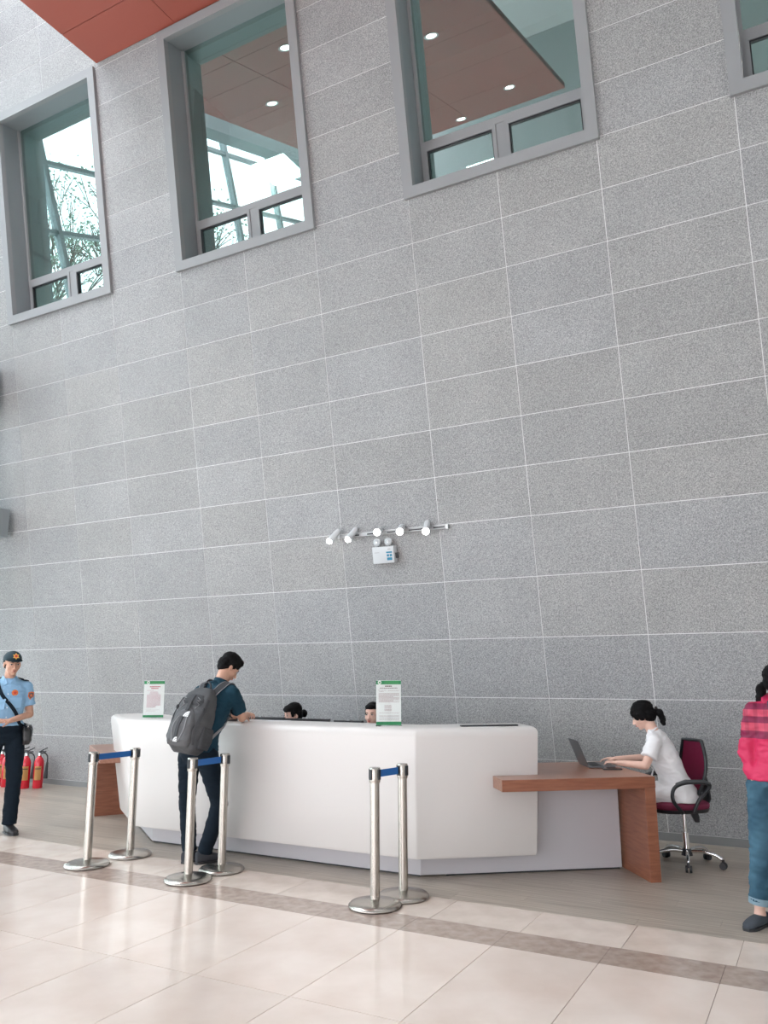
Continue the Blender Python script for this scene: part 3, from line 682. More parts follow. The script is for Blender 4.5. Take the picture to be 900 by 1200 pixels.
def body(root, j, skin, vox=.0046):
    bm = bmesh.new(); g = j.get('g', 1.0)
    loft(bm, [(j['pel'] - UP * .04, j['hr'] * .11 * g, j['hf'] * .085 * g), (j['pel'] + UP * .04, j['hr'] * .145 * g, j['hf'] * .10 * g), (j['wai'], j['wr'] * .125 * g, j['wf'] * .09 * g), (j['che'], j['cr'] * .145 * g, j['cf'] * .10 * g),
              (j['shc'] - j['su'] * .03, j['cr'] * .15 * g, j['cf'] * .075 * g), (j['shc'] + j['su'] * .035, j['cr'] * .07, j['cf'] * .055)], 24)
    cone(bm, j['shc'] - j['su'] * .02, j['hc'] + j['H'] @ V((0, -.02, -.03)), .056 * g, .050 * g, 18)
    head_pieces(bm, j['hc'], j['H'], j.get('hs', 1.0))
    for s in 'LR':
        capsule(bm, j['sh' + s], j['el' + s], .047 * g, .037 * g); capsule(bm, j['el' + s], j['wr' + s], .037 * g, .025 * g)
        hand_pieces(bm, j['wr' + s], j['hd' + s], j['hn' + s], j['ht' + s], j.get('curl' + s, .35), j.get('hands', .95))
        cone(bm, j['shc'] - j['su'] * .02, j['sh' + s], .06 * g, .05 * g, 14)
        capsule(bm, j['hi' + s], j['kn' + s], .078 * g, .052 * g); capsule(bm, j['kn' + s], j['an' + s], .052 * g, .034 * g)
        ell(bm, j['kn' + s] * .68 + j['an' + s] * .32 - j['hf'] * .012, (.05 * g, .05 * g, .08))
        f = j['ft' + s]; F = basis(f); a = j['an' + s]
        ell(bm, V((a.x, a.y, .034)) + f * .045, (.028, .088, .017), F, 14); cone(bm, a, V((a.x, a.y, a.z * .5)), .034, .036, 12)
    me = fuse(bm, vox, 4)
    return obj('body', me, skin, root, smooth=180, world=True)
def face(root, j, bodyo=None, lips=LIPS):
    c, H, s = j['hc'], j['H'], j.get('hs', 1.0); T = lambda x, y, z: c + H @ (V((x, y, z)) * s)
    for k in (-1, 1):
        bm = bmesh.new(); ell(bm, T(.031 * k, .0765, .0), (.0135 * s, .0085 * s, .0058 * s), H, 14); ey = obj('eye', bm, EYEW, root, smooth=180, world=True)
        bm = bmesh.new(); ell(bm, T(.031 * k, .0815, .0), (.0062 * s, .0045 * s, .0058 * s), H, 12); obj('iris', bm, EYED, ey, smooth=180, world=True)
        bm = bmesh.new(); tube(bm, [T(.014 * k, .0855, .017), T(.030 * k, .083, .0225), T(.047 * k, .071, .018)], .0028 * s, 6, rs=[.0025, .003, .0015]); obj('eyebrow', bm, BROW, root, smooth=180, world=True)
        bm = bmesh.new(); tube(bm, [T(.018 * k, .082, .0035), T(.031 * k, .0845, .0068), T(.044 * k, .077, .003)], .0014 * s, 5); obj('eyelid', bm, BROW, root, smooth=180, world=True)
    bm = bmesh.new(); ell(bm, T(0, .0905, -.0595), (.019 * s, .006 * s, .0042 * s), H, 12); ell(bm, T(0, .0905, -.0670), (.016 * s, .006 * s, .0048 * s), H, 12); obj('mouth', bm, lips, root, smooth=180, world=True)
def hair(root, j, pieces, vox=.006, name='hair', m=HAIR, cuts=()):
    c, H, s = j['hc'], j['H'], j.get('hs', 1.0); bm = bmesh.new()
    for x, y, z, a, b, d in pieces: ell(bm, c + H @ (V((x, y, z)) * s), (a * s, b * s, d * s), H, 20)
    bm = fuse(bm, vox, 2, .0035, 30, 3)
    for co, no in cuts: cut(bm, c + H @ (V(co) * s), H @ V(no))
    return obj(name, bm, m, root, smooth=180, world=True)
def top(root, j, name, m, sleeve='short', grow=.014, hem=None, fold=.005, seed=1, vox=.008, bust=0, loose=0):
    bm = bmesh.new(); g = j.get('g', 1.0); G_ = grow
    hem_c = hem if hem is not None else j['pel'] + UP * .02
    loft(bm, [(hem_c, j['hr'] * (.160 * g + G_ + loose), j['hf'] * (.112 * g + G_ + loose)), (j['wai'] * .5 + hem_c * .5, j['wr'] * (.146 * g + G_ + loose), j['wf'] * (.105 * g + G_ + loose)), (j['wai'], j['wr'] * (.130 * g + G_ + loose), j['wf'] * (.097 * g + G_ + loose)),
              (j['che'], j['cr'] * (.152 * g + G_), j['cf'] * (.108 * g + G_)), (j['shc'] - j['su'] * .05, j['cr'] * (.165 * g + G_), j['cf'] * (.09 * g + G_)), (j['shc'] + j['su'] * .012, j['cr'] * (.10 * g + G_), j['cf'] * (.066 * g + G_)), (j['shc'] + j['su'] * .045, j['cr'] * .072, j['cf'] * .064)], 28)
    if bust:
        for k in (-1, 1): ell(bm, j['che'] + j['cf'] * (.085 + .012) + j['cr'] * .065 * k, (.062, .055, .062))
    for s in 'LR':
        a, b = j['sh' + s], j['el' + s]; ru = .050 * g + G_
        cone(bm, j['shc'] - j['su'] * .015, a, .072 * g, ru * .98, 16); ell(bm, a, ru * 1.02, n=16)
        if sleeve == 'short':
            e = a.lerp(b, j.get('slv', .66)); cone(bm, a, e, ru, ru * 1.02, 18)
        else:
            cone(bm, a, b, ru, ru * .86, 18); ell(bm, b, ru * .86, n=16); e = b.lerp(j['wr' + s], 1.0); cone(bm, b, e, ru * .84, ru * .66, 18)
    bm = fuse(bm, vox, 3, fold, 9, seed)
    return obj(name, bm, m, root, smooth=180, world=True)
def trousers(root, j, m, grow=.014, fold=.006, seed=2, name='trousers', end=1.0, waist=None, rk=1.0, ra=1.0, vox=.008):
    bm = bmesh.new(); g = j.get('g', 1.0)
    wz = waist if waist is not None else j['pel'] + UP * .10
    loft(bm, [(j['pel'] - UP * .07, j['hr'] * (.13 * g), j['hf'] * (.09 * g)), (j['pel'], j['hr'] * (.158 * g + grow * .6), j['hf'] * (.11 * g + grow)), (wz, j['hr'] * (.142 * g + grow * .5), j['hf'] * (.096 * g + grow * .6))], 28)
    for s in 'LR':
        a, b, c = j['hi' + s], j['kn' + s], j['an' + s]; e = b.lerp(c, end)
        ell(bm, a, .082 * g + grow, n=18); cone(bm, a, b, .084 * g + grow, (.058 * g + grow) * rk, 18); ell(bm, b, (.058 * g + grow) * rk, n=18)
        cone(bm, b, e, (.058 * g + grow) * rk, (.044 * g + grow) * ra, 18)
    bm = fuse(bm, vox, 3, fold, 9, seed)
    return obj(name, bm, m, root, smooth=180, world=True)
def shoe(root, a, f, m, sole, low=False, L=.27, wd=.048):
    f = V(f).normalized(); s = f.cross(UP); a = V((a.x, a.y, 0)); bm = bmesh.new()
    hh = .06 if low else .085
    secs = [(-.075, .028, hh), (-.05, .037, hh + .005), (0, .042, hh), (.05, .044, .075 if not low else .058), (.11, wd, .058 if not low else .048), (.155, wd * .86, .044 if not low else .038), (.182, wd * .4, .024)]
    loft(bm, [(a + f * y + UP * (z / 2 + .008), s * x_, UP * (z / 2)) for y, x_, z in secs], 20, 2.6)
    bm = fuse(bm, .006, 3); sh = obj('shoe', bm, m, root, smooth=180, world=True)
    bm = bmesh.new(); pts = []
    for y, x_ in ((-.08, .02), (-.06, .036), (0, .041), (.06, .043), (.11, wd + .002), (.155, wd * .9), (.185, wd * .42)): pts.append((y, x_))
    poly = [a + f * y - s * x_ for y, x_ in pts] + [a + f * y + s * x_ for y, x_ in reversed(pts)]
    prism(bm, poly, (0, 0, .016)); obj('sole', bm, sole, sh, world=True)
def bvh(*objs):
    """world-space surface of a few parts, to lay straps and badges on"""
    vs = []; fs = []
    for o in objs:
        off = len(vs); T = Matrix.Translation(o.parent.location); vs += [T @ v_.co for v_ in o.data.vertices]; fs += [[i + off for i in p.vertices] for p in o.data.polygons]
    return BVHTree.FromPolygons(vs, fs)
def drape(tree_, pts, off=.006):
    out = []
    for q in pts:
        loc, no, _, _ = tree_.find_nearest(V(q)); out.append((loc + no * off, no))
    return out
def ribbon(bm, pn, w_, th=.003):
    """strap along points with normals"""
    N = len(pn); prev = None
    for i, (q, no) in enumerate(pn):
        d = (pn[min(i + 1, N - 1)][0] - pn[max(i - 1, 0)][0]).normalized(); s = d.cross(no).normalized() * w_ / 2; n_ = s.cross(d).normalized() * th
        r_ = [bm.verts.new(q - s - n_), bm.verts.new(q + s - n_), bm.verts.new(q + s + n_), bm.verts.new(q - s + n_)]
        if prev: bridge(bm, prev, r_)
        else: cap(bm, r_, True)
        prev = r_
    cap(bm, prev)
def smoothpn(pn, it=2):
    for _ in range(it):
        pn = [pn[0]] + [((pn[i - 1][0] + pn[i][0] * 2 + pn[i + 1][0]) / 4, (pn[i - 1][1] + pn[i][1] * 2 + pn[i + 1][1]).normalized()) for i in range(1, len(pn) - 1)] + [pn[-1]]
    return pn
def patch(root, tree_, c, pts2, upv, m, name, off=.003, th=.002, parent=None):
    """flat badge of outline pts2 (x,z metres) laid on the cloth near c"""
    loc, no, _, _ = tree_.find_nearest(V(c)); no = V(no).normalized(); u = (V(upv) - no * V(upv).dot(no)).normalized(); r_ = u.cross(no)
    bm = bmesh.new(); prism(bm, [loc + no * off + r_ * x + u * z for x, z in pts2], no * th); return obj(name, bm, m, parent or root, world=True), loc, no, u, r_
def circ(r_, n=16, sx_=1, sz=1): return [(r_ * sx_ * math.cos(2 * math.pi * k / n), r_ * sz * math.sin(2 * math.pi * k / n)) for k in range(n)]
def star(r1, r2, n=6): return [((r1 if k % 2 == 0 else r2) * math.sin(math.pi * k / n), (r1 if k % 2 == 0 else r2) * math.cos(math.pi * k / n)) for k in range(2 * n)]
def stand_frame(f):
    f = V(f).normalized(); return f, f.cross(UP).normalized()

NAVY = mat('navy_cloth', (.006, .013, .022), .85, spec=.2, bump=.15, bscale=400)
LBLUE = mat('light_blue_shirt', (.25, .45, .66), .7, bump=.12, bscale=350)
TEALN = mat('dark_teal_polo', (.008, .042, .068), .8, spec=.25, bump=.15, bscale=400)
BLACKL = mat('black_leather', (.02, .02, .022), .35)
ORANGE = mat('orange_badge', (.75, .20, .05), .5); GOLD = mat('gold_thread', (.85, .48, .10), .5); REDB = mat('red_thread', (.60, .06, .04), .5)
WCOTTON = mat('white_cotton', (.80, .79, .80), .7, bump=.12, bscale=350)

# ------------------------------------------------------------ guard
def guard():
    f, r_ = stand_frame((.80, -.60, 0)); l = -r_
    root = empty('person', (-7.27, 5.40, 0), label='person in light blue uniform shirt, dark cap and navy trousers at the left edge', cat='person')
    b0 = V((-7.27, 5.40, 0)); P = lambda x, y, z: b0 + r_ * x + f * y + UP * z
    H = basis(rotv(f, UP, 17) + UP * -.12)
    j = dict(pel=P(0, 0, .93), hr=r_, hf=f, wai=P(0, .0, 1.08), wr=r_, wf=f, che=P(0, .0, 1.27), cr=r_, cf=f, shc=P(0, -.01, 1.445), su=UP, hc=P(-.015, .035, 1.635), H=H, hs=1.0,
             shL=P(-.165, -.01, 1.395), elL=P(-.215, -.03, 1.13), wrL=P(-.04, .20, 1.085), shR=P(.165, -.01, 1.395), elR=P(.21, -.03, 1.13), wrR=P(.10, .22, 1.09),
             hdL=r_ * .85 + f * .3, hnL=-f * .3 - UP * .8 , htL=UP * .4 + f, hdR=l * .6 + f * .6 + UP * .1, hnR=-UP, htR=l, curlL=.4, curlR=.5,
             hiL=P(-.095, 0, .90), knL=P(-.115, .015, .49), anL=P(-.105, -.01, .085), hiR=P(.095, 0, .90), knR=P(.14, .01, .49), anR=P(.16, -.02, .085), ftL=(f + l * .35).normalized(), ftR=(f + r_ * .3).normalized(), slv=.66)
    body(root, j, SKIN); face(root, j, lips=mat('tan_lips', (.45, .18, .13), .5))
    hair(root, j, [(0, -.03, .015, .079, .080, .075), (0, -.05, -.02, .066, .050, .05)])
    sh = top(root, j, 'shirt', LBLUE, 'short', .014, hem=P(0, 0, 1.03), seed=4)
    tr_ = trousers(root, j, NAVY, seed=5, waist=P(0, 0, 1.05), ra=1.15)
    bm = bmesh.new(); loft(bm, [(P(0, 0, .985), r_ * .163, f * .117), (P(0, 0, 1.022), r_ * .163, f * .117)], 28); obj('belt', bm, NAVY, root, smooth=40, world=True)
    shoe(root, j['anL'], j['ftL'], BLACKL, BLACKP); shoe(root, j['anR'], j['ftR'], BLACKL, BLACKP)
    # cap
    T = lambda x, y, z: j['hc'] + H @ V((x, y, z))
    bm = bmesh.new(); ell(bm, T(0, -.012, .045), (.087, .104, .082), H, 24); bm = fuse(bm, .005, 2); cut(bm, T(0, 0, .032), H @ V((0, .12, -1)))
    cp = obj('cap', bm, NAVYT, root, smooth=180, world=True)
    bm = bmesh.new(); a = [T(.082 * math.sin(t_), .055 + .10 * math.cos(t_) * .9 - .02, .040 - .012 * math.cos(t_)) for t_ in [(-1.4 + .28 * k) for k in range(11)]]; b = [T(.074 * math.sin(t_), .045 + .035 * math.cos(t_), .045) for t_ in [(-1.4 + .28 * k) for k in range(11)]]
    va = [bm.verts.new(q) for q in a]; vb = [bm.verts.new(q) for q in b]
    for k in range(10): bm.faces.new((va[k], va[k + 1], vb[k + 1], vb[k]))
    bmesh.ops.solidify(bm, geom=bm.faces[:], thickness=.005); obj('visor', bm, NAVYT, cp, smooth=40, world=True)
    c = T(0, .088, .082); n_ = (H @ V((0, 1, .42))).normalized(); u = (H @ V((0, -.42, 1))).normalized(); rr = H @ V((1, 0, 0))
    for m_, pts, o_, nm_ in ((GOLD, star(.034, .02, 6), .002, 'gold_star'), (REDB, circ(.014), .006, 'star_centre')):
        bm = bmesh.new(); prism(bm, [c + n_ * o_ + rr * x + u * z for x, z in pts], n_ * .004); obj(nm_, bm, m_, cp, world=True)
    # collar
    for k in (-1, 1):
        bm = bmesh.new(); prism(bm, [P(.012 * k, .085, 1.435), P(.06 * k, .075, 1.415), P(.085 * k, .02, 1.475), P(.062 * k, -.02, 1.515), P(.045 * k, .045, 1.50)], f * .006 + UP * .003); obj('collar', bm, LBLUE, root, world=True)
    tv = bvh(sh)
    bm = bmesh.new(); pn = drape(tv, [P(0, .2, z) for z in [1.41 - .05 * k for k in range(9)]], .003); ribbon(bm, pn, .028, .0015); obj('placket', bm, LBLUE, root, world=True)
    for z in (1.36, 1.28, 1.20, 1.12): patch(root, tv, P(0, .2, z), circ(.006, 10), UP, WPLAS, 'button', .006)
    for k, nm_ in ((-1, 'L'), (1, 'R')):
        pk = [(-.05, -.055), (.05, -.055), (.052, .045), (-.052, .045)]
        o, *_ = patch(root, tv, P(.085 * k, .2, 1.25), pk, UP, LBLUE, 'pocket', .001, .003); patch(root, tv, P(.085 * k, .2, 1.285), [(-.055, .0), (0, -.02), (.055, .0), (.055, .022), (-.055, .022)], UP, LBLUE, 'pocket_flap', .006, .003)
    patch(root, tv, P(-.075, .2, 1.35), circ(.030, 20), UP, ORANGE, 'chest_badge', .003); patch(root, tv, P(-.075, .2, 1.35), star(.02, .011, 5), UP, REDB, 'badge_emblem', .006)
    for s, k in (('L', -1), ('R', 1)):
        c = j['sh' + s].lerp(j['el' + s], .30) + r_ * k * .06 + f * .10
        patch(root, tv, c, [(-.032, .03), (0, .038), (.032, .03), (.034, -.01), (0, -.045), (-.034, -.01)], UP, ORANGE, 'sleeve_badge', .003)
        patch(root, tv, c, [(-.024, .022), (0, .028), (.024, .022), (.025, -.008), (0, -.033), (-.025, -.008)], UP, DARKPR, 'sleeve_badge_field', .005); patch(root, tv, c, star(.016, .009, 5), UP, ORANGE, 'sleeve_badge_emblem', .008)
        bm = bmesh.new(); pn = drape(tv, [P(k * (.09 + .022 * i), -.005, 1.56) for i in range(6)], .006); ribbon(bm, pn, .055, .003); ep = obj('epaulette', bm, NAVY, root, world=True)
        bm = bmesh.new(); pn2 = drape(tv, [P(k * (.165 + .01 * i), -.005, 1.56) for i in range(2)], .011); ribbon(bm, pn2, .035, .002); obj('epaulette_mark', bm, WPLAS, ep, world=True)
    # bag with cross strap
    bag = empty('shoulder_bag', tuple(P(-.205, -.03, .84)), label='small black shoulder bag with cross strap worn by the uniformed person', cat='bag')
    bm = bmesh.new(); loft(bm, [(P(-.195, .0, .84), f * .085 , l * .035), (P(-.205, .0, .88), f * .105, l * .045), (P(-.20, .0, .97), f * .105, l * .045), (P(-.19, .0, 1.015), f * .085, l * .035)], 20, 4); bm = fuse(bm, .006, 2, .002); obj('pouch', bm, BLACKL, bag, smooth=180, world=True)
    bm = bmesh.new(); loft(bm, [(P(-.245, .0, .92), f * .10, l * .006), (P(-.247, .0, .99), f * .106, l * .008), (P(-.21, .0, 1.028), f * .09, l * .03)], 16, 4); obj('flap', bm, DGREY, bag, smooth=60, world=True)
    for q in (.095, -.135): 
        bm = bmesh.new(); cone(bm, P(-.20, q + .02, 1.02), P(-.21, q + .02, 1.015), .012, .012, 12); obj('strap_ring', bm, CHROME, bag, world=True)
    tv = bvh(sh, tr_)
    pts = spline([P(-.20, .11, 1.015), P(-.15, .16, 1.08), P(-.06, .17, 1.20), P(.04, .16, 1.31), P(.09, .12, 1.40), P(.11, .0, 1.49), P(.08, -.12, 1.40), P(-.05, -.16, 1.25), P(-.17, -.15, 1.10), P(-.20, -.115, 1.015)], 5)
    pn = drape(tv, pts, .008); pn[0] = (pts[0], pn[0][1]); pn[-1] = (pts[-1], pn[-1][1])
    bm = bmesh.new(); ribbon(bm, smoothpn(pn), .034, .002); obj('cross_strap', bm, NAVY, bag, world=True)
NAVYT = mat('dark_teal_cap', (.006, .028, .040), .7, bump=.15, bscale=400)
guard()

# ------------------------------------------------------------ student at the counter
def student():
    f, r_ = V((0, 1, 0)), V((1, 0, 0)); root = empty('person', (-4.72, 5.42, 0), label='person in dark teal polo leaning on the counter, seen from behind', cat='person')
    tl = (V((-4.60, 5.50, 1.43)) - V((-4.66, 5.30, 1.0))).normalized()      # trunk direction, leaning over the counter
    cf_ = (f - tl * f.dot(tl)).normalized(); cr_ = cf_.cross(tl).normalized()
    H = basis(V((.40, .72, -.70)))
    j = dict(pel=V((-4.665, 5.30, .87)), hr=r_, hf=f, wai=V((-4.655, 5.325, 1.03)), wr=r_, wf=(f - UP * .2).normalized(), che=V((-4.635, 5.405, 1.235)), cr=cr_, cf=cf_, shc=V((-4.62, 5.475, 1.405)), su=tl, hc=V((-4.61, 5.60, 1.585)), H=H,
             shL=V((-4.785, 5.45, 1.365)), elL=V((-4.85, 5.62, 1.15)), wrL=V((-4.67, 5.77, 1.155)), shR=V((-4.465, 5.47, 1.365)), elR=V((-4.51, 5.67, 1.150)), wrR=V((-4.61, 5.87, 1.165)),
             hdL=V((.8, .6, 0)), hnL=V((0, 0, -1)), htL=V((.5, -.7, .3)), hdR=V((-.2, 1, .05)), hnR=V((-.2, 0, -1)), htR=V((-1, 0, .2)), curlL=.5, curlR=.6,
             hiL=V((-4.76, 5.30, .87)), knL=V((-4.835, 5.38, .47)), anL=V((-4.80, 5.39, .085)), hiR=V((-4.57, 5.30, .87)), knR=V((-4.52, 5.42, .47)), anR=V((-4.66, 5.42, .085)), ftL=V((-.1, 1, 0)).normalized(), ftR=V((.45, .9, 0)).normalized(), slv=.68)
    body(root, j, SKIN); face(root, j)
    hair(root, j, [(0, -.014, .050, .083, .098, .080), (0, -.050, .0, .073, .066, .070), (0, -.052, -.035, .062, .046, .045), (.0, .045, .085, .06, .045, .035), (.072, .0, .01, .012, .035, .03), (-.072, .0, .01, .012, .035, .03)])
    sh = top(root, j, 'polo_shirt', TEALN, 'short', .016, hem=V((-4.665, 5.30, .90)), seed=9, fold=.007)
    bm = bmesh.new(); pn = [(j['shc'] + tl * .05 + cr_ * .062 * math.sin(a) + cf_ * (.062 * math.cos(a)) + UP * .004, (cr_ * math.sin(a) + cf_ * math.cos(a))) for a in [2 * math.pi * k / 20 for k in range(21)]]; ribbon(bm, pn, .042, .003); obj('collar', bm, TEALN, root, smooth=60, world=True)
    for k in (-1, 1):
        bm = bmesh.new(); c = j['shc'] + tl * .045; prism(bm, [c - cf_ * .06 + cr_ * k * .005, c - cf_ * .03 + cr_ * k * .066, c - cf_ * .055 + cr_ * k * .085 - tl * .035, c - cf_ * .092 + cr_ * k * .01 - tl * .03], tl * .004 - cf_ * .003); obj('collar_leaf', bm, TEALN, root, world=True)
    trousers(root, j, NAVY, seed=8, ra=1.1, waist=V((-4.66, 5.31, .99)), grow=.010)
    shoe(root, j['anL'], j['ftL'], DSHOE, BLACKP); shoe(root, j['anR'], j['ftR'], DSHOE, BLACKP)
    # backpack: leans against the back
    t = empty('backpack', (-4.64, 5.12, .92), label='large dark grey backpack with white emblem worn by the person at the counter', cat='backpack')
    up = (tl * .93 + V((0, 0, .35))).normalized(); up = (up + V((-.02, -.08, 0))).normalized(); ob = V((.04, -1, .0)); ob = (ob - up * ob.dot(up)).normalized(); sd = up.cross(ob).normalized()   # ob: outward, sd: to the wearer's left/right
    if sd.x < 0: sd = -sd
    C0 = V((-4.635, 5.175, .90))
    Q = lambda x, o_, z: C0 + sd * x + ob * o_ + up * z
    bm = bmesh.new()
    loft(bm, [(Q(0, .06, -.02), sd * .10, ob * .06), (Q(0, .07, .02), sd * .145, ob * .10), (Q(0, .08, .12), sd * .165, ob * .125), (Q(0, .07, .26), sd * .165, ob * .115), (Q(0, .05, .38), sd * .150, ob * .095), (Q(0, .03, .46), sd * .125, ob * .075), (Q(0, .01, .51), sd * .08, ob * .05), (Q(0, .0, .525), sd * .04, ob * .03)], 28, 3.0)
    bm = fuse(bm, .007, 4, .005, 7, 6); mn = obj('main_compartment', bm, PACK, t, smooth=180, world=True)
    bm = bmesh.new(); loft(bm, [(Q(0, .17, .02), sd * .085, ob * .03), (Q(0, .185, .07), sd * .115, ob * .05), (Q(0, .18, .20), sd * .112, ob * .048), (Q(0, .16, .29), sd * .085, ob * .035), (Q(0, .14, .33), sd * .05, ob * .02)], 24, 2.8); bm = fuse(bm, .006, 3, .003, 9, 2); fp = obj('front_pocket', bm, PACKL, t, smooth=180, world=True)
    bm = bmesh.new(); loft(bm, [(Q(0, .125, .345), sd * .10, ob * .025), (Q(0, .12, .39), sd * .108, ob * .04), (Q(0, .085, .445), sd * .09, ob * .035), (Q(0, .06, .47), sd * .05, ob * .02)], 24, 2.8); bm = fuse(bm, .006, 3, .003, 9, 7); tp_ = obj('top_pocket', bm, PACKD, t, smooth=180, world=True)
    for k in (-1, 1):
        bm = bmesh.new(); loft(bm, [(Q(.152 * k, .06, .03), ob * .06, sd * .02), (Q(.168 * k, .065, .10), ob * .075, sd * .026), (Q(.165 * k, .06, .20), ob * .065, sd * .015)], 18, 3); bm = fuse(bm, .006, 2, .003, 10, 3); obj('side_pocket', bm, PACKD, t, smooth=180, world=True)
        tvp = bvh(mn, fp, tp_)
        bm = bmesh.new(); ribbon(bm, smoothpn(drape(tvp, spline([Q(.135 * k, .10, .42), Q(.14 * k, .14, .30), Q(.125 * k, .18, .18), Q(.13 * k, .16, .05)], 5), .005)), .02, .003); obj('compression_strap', bm, PACKD, t, world=True)
        bm = bmesh.new(); ribbon(bm, smoothpn(drape(tvp, spline([Q(.04 * k, .25, .27), Q(.065 * k, .25, .17), Q(.03 * k, .25, .05)], 5), .003)), .007, .002); obj('zip', bm, PACKZ, t, world=True)
        # shoulder strap: over the shoulder, down the chest and back under the arm
        tv = bvh(sh)
        st_ = spline([Q(.055 * k, -.01, .47), j['shc'] + cr_ * k * .105 - cf_ * .10 + tl * .0, j['shc'] + cr_ * k * .115 + tl * .06, j['shc'] + cr_ * k * .11 + cf_ * .12 - tl * .06, j['che'] + cr_ * k * .12 + cf_ * .14 - tl * .03, j['che'] + cr_ * k * .16 + cf_ * .04 - tl * .13, Q(.13 * k, -.02, .10)], 6)
        pn = drape(tv, st_, .010); pn[0] = (st_[0], pn[0][1]); pn[-1] = (st_[-1], pn[-1][1]); pn = smoothpn(pn)
        bm = bmesh.new(); ribbon(bm, pn[:24], .058, .006); sp_ = obj('shoulder_strap', bm, PACKD, t, world=True)
        bm = bmesh.new(); ribbon(bm, pn[23:], .022, .002); obj('webbing', bm, PACKZ, t, world=True)
        for e_ in (-1, 1):
            bm = bmesh.new(); pl = []
            for i, (q, n_) in enumerate(pn[:24]):
                d = (pn[min(i + 1, 23)][0] - pn[max(i - 1, 0)][0]).normalized(); pl.append((q + d.cross(n_).normalized() * .029 * e_ + n_ * .006, n_))
            ribbon(bm, pl, .005, .0025); obj('piping', bm, PACKZ, sp_, world=True)
    bm = bmesh.new(); tube(bm, spline([Q(-.035, -.01, .51), Q(-.03, .0, .56), Q(0, .0, .575), Q(.03, .0, .56), Q(.035, -.01, .51)], 5), .008, 8); obj('grab_handle', bm, PACKD, t, smooth=60, world=True)
    tvp = bvh(mn, fp, tp_)
    def em_(c, s, name, off=.004):
        loc, no, _, _ = tvp.find_nearest(c); u = (up - no * up.dot(no)).normalized(); rr = u.cross(no); 
        for a0, a1 in ((.0, .28), (.38, .62), (.72, 1.0)):
            bm = bmesh.new(); N = 8; o_ = V((.5 * s, -.5 * s, 0)); pts = []
            for i in range(N + 1): th = R(90 + 90 * i / N); rad = s * a1; pts.append((s * .5 + rad * math.cos(th), -s * .5 + rad * math.sin(th)))
            for i in range(N, -1, -1): th = R(90 + 90 * i / N); rad = max(s * a0, .0005); pts.append((s * .5 + rad * math.cos(th), -s * .5 + rad * math.sin(th)))
            prism(bm, [loc + no * off + rr * x + u * z for x, z in pts], no * .002); obj(name, bm, WPLAS, t, world=True)
    em_(Q(.03, .35, .325), .048, 'white_emblem', .004); em_(Q(-.0, .4, .06), .04, 'small_emblem')
    loc, no, _, _ = tvp.find_nearest(Q(-.01, .3, .03)); 
    u = (up - no * up.dot(no)).normalized(); rr = u.cross(no)
    for k in range(6):
        bm = bmesh.new(); x = -.035 + .0125 * k; prism(bm, [loc + no * .004 + rr * (x + a) + u * b for a, b in ((0, -.004), (.009, -.004), (.009, .006), (0, .006))], no * .0015); obj('logo_letter', bm, PACKZ, t, world=True)
    # cords, buckles and the dark centre panel of the pack
    bm = bmesh.new(); ribbon(bm, smoothpn(drape(tvp, spline([Q(0, .2, .50), Q(.0, .25, .44), Q(.0, .25, .36)], 5), .004)), .03, .003); obj('centre_strap', bm, PACKD, t, world=True)
    bm = bmesh.new(); ribbon(bm, smoothpn(drape(tvp, spline([Q(-.0, .3, .28), Q(-.01, .3, .18), Q(0, .3, .08)], 5), .003)), .028, .003); obj('centre_panel', bm, PACKD, t, world=True)
    for k in (-1, 1):
        zz = [drape(tvp, [Q(.085 * k + (.02 if i % 2 else -.02), .2, .34 + .022 * i)], .006)[0][0] for i in range(7)]
        bm = bmesh.new(); tube(bm, zz, .0028, 6); obj('bungee_cord', bm, PACKZ, t, world=True)
        q_, n_ = drape(tvp, [Q(.135 * k, .14, .33)], .008)[0]; bm = bmesh.new(); ell(bm, q_, (.014, .010, .02)); obj('buckle', bm, BLACKP, t, smooth=180, world=True)
    # pouch and form on the counter under the arms
    q = empty('pouch', (-4.75, 5.80, 1.1105), R(20), label='small grey pouch lying under the arm of the leaning person', cat='pouch'); bm = bmesh.new(); loft(bm, [(V((0, 0, 0)), V((.07, 0, 0)), V((0, .035, 0))), (V((0, 0, .03)), V((.075, 0, 0)), V((0, .04, 0))), (V((0, 0, .055)), V((.06, 0, 0)), V((0, .02, 0)))], 20, 3); obj('case', bevel(bm, .004, 1), PACKL, q, smooth=60)
    bm = bmesh.new(); tube(bm, [(-.06, 0, .056), (0, 0, .062), (.06, 0, .056)], .004, 6); obj('zip', bm, BLACKP, q)
    q = empty('form_sheet', (-4.37, 6.0, 1.1103), R(12), label='white form on the counter under the hand of the leaning person', cat='paper'); obj('sheet', B(((-.10, -.07, 0), (.10, .07, .0008))), PAPER, q)
DSHOE = mat('dark_suede', (.035, .037, .045), .8, bump=.2, bscale=300)
PACK = mat('grey_pack_cloth', (.075, .077, .082), .75, bump=.25, bscale=500, var=.15, vscale=6)
PACKL = mat('mid_grey_pack_cloth', (.105, .107, .112), .75, bump=.25, bscale=500, var=.12, vscale=6)
PACKD = mat('dark_pack_cloth', (.045, .047, .052), .75, bump=.25, bscale=500)
PACKZ = mat('pale_grey_cord', (.24, .24, .25), .6)
student()

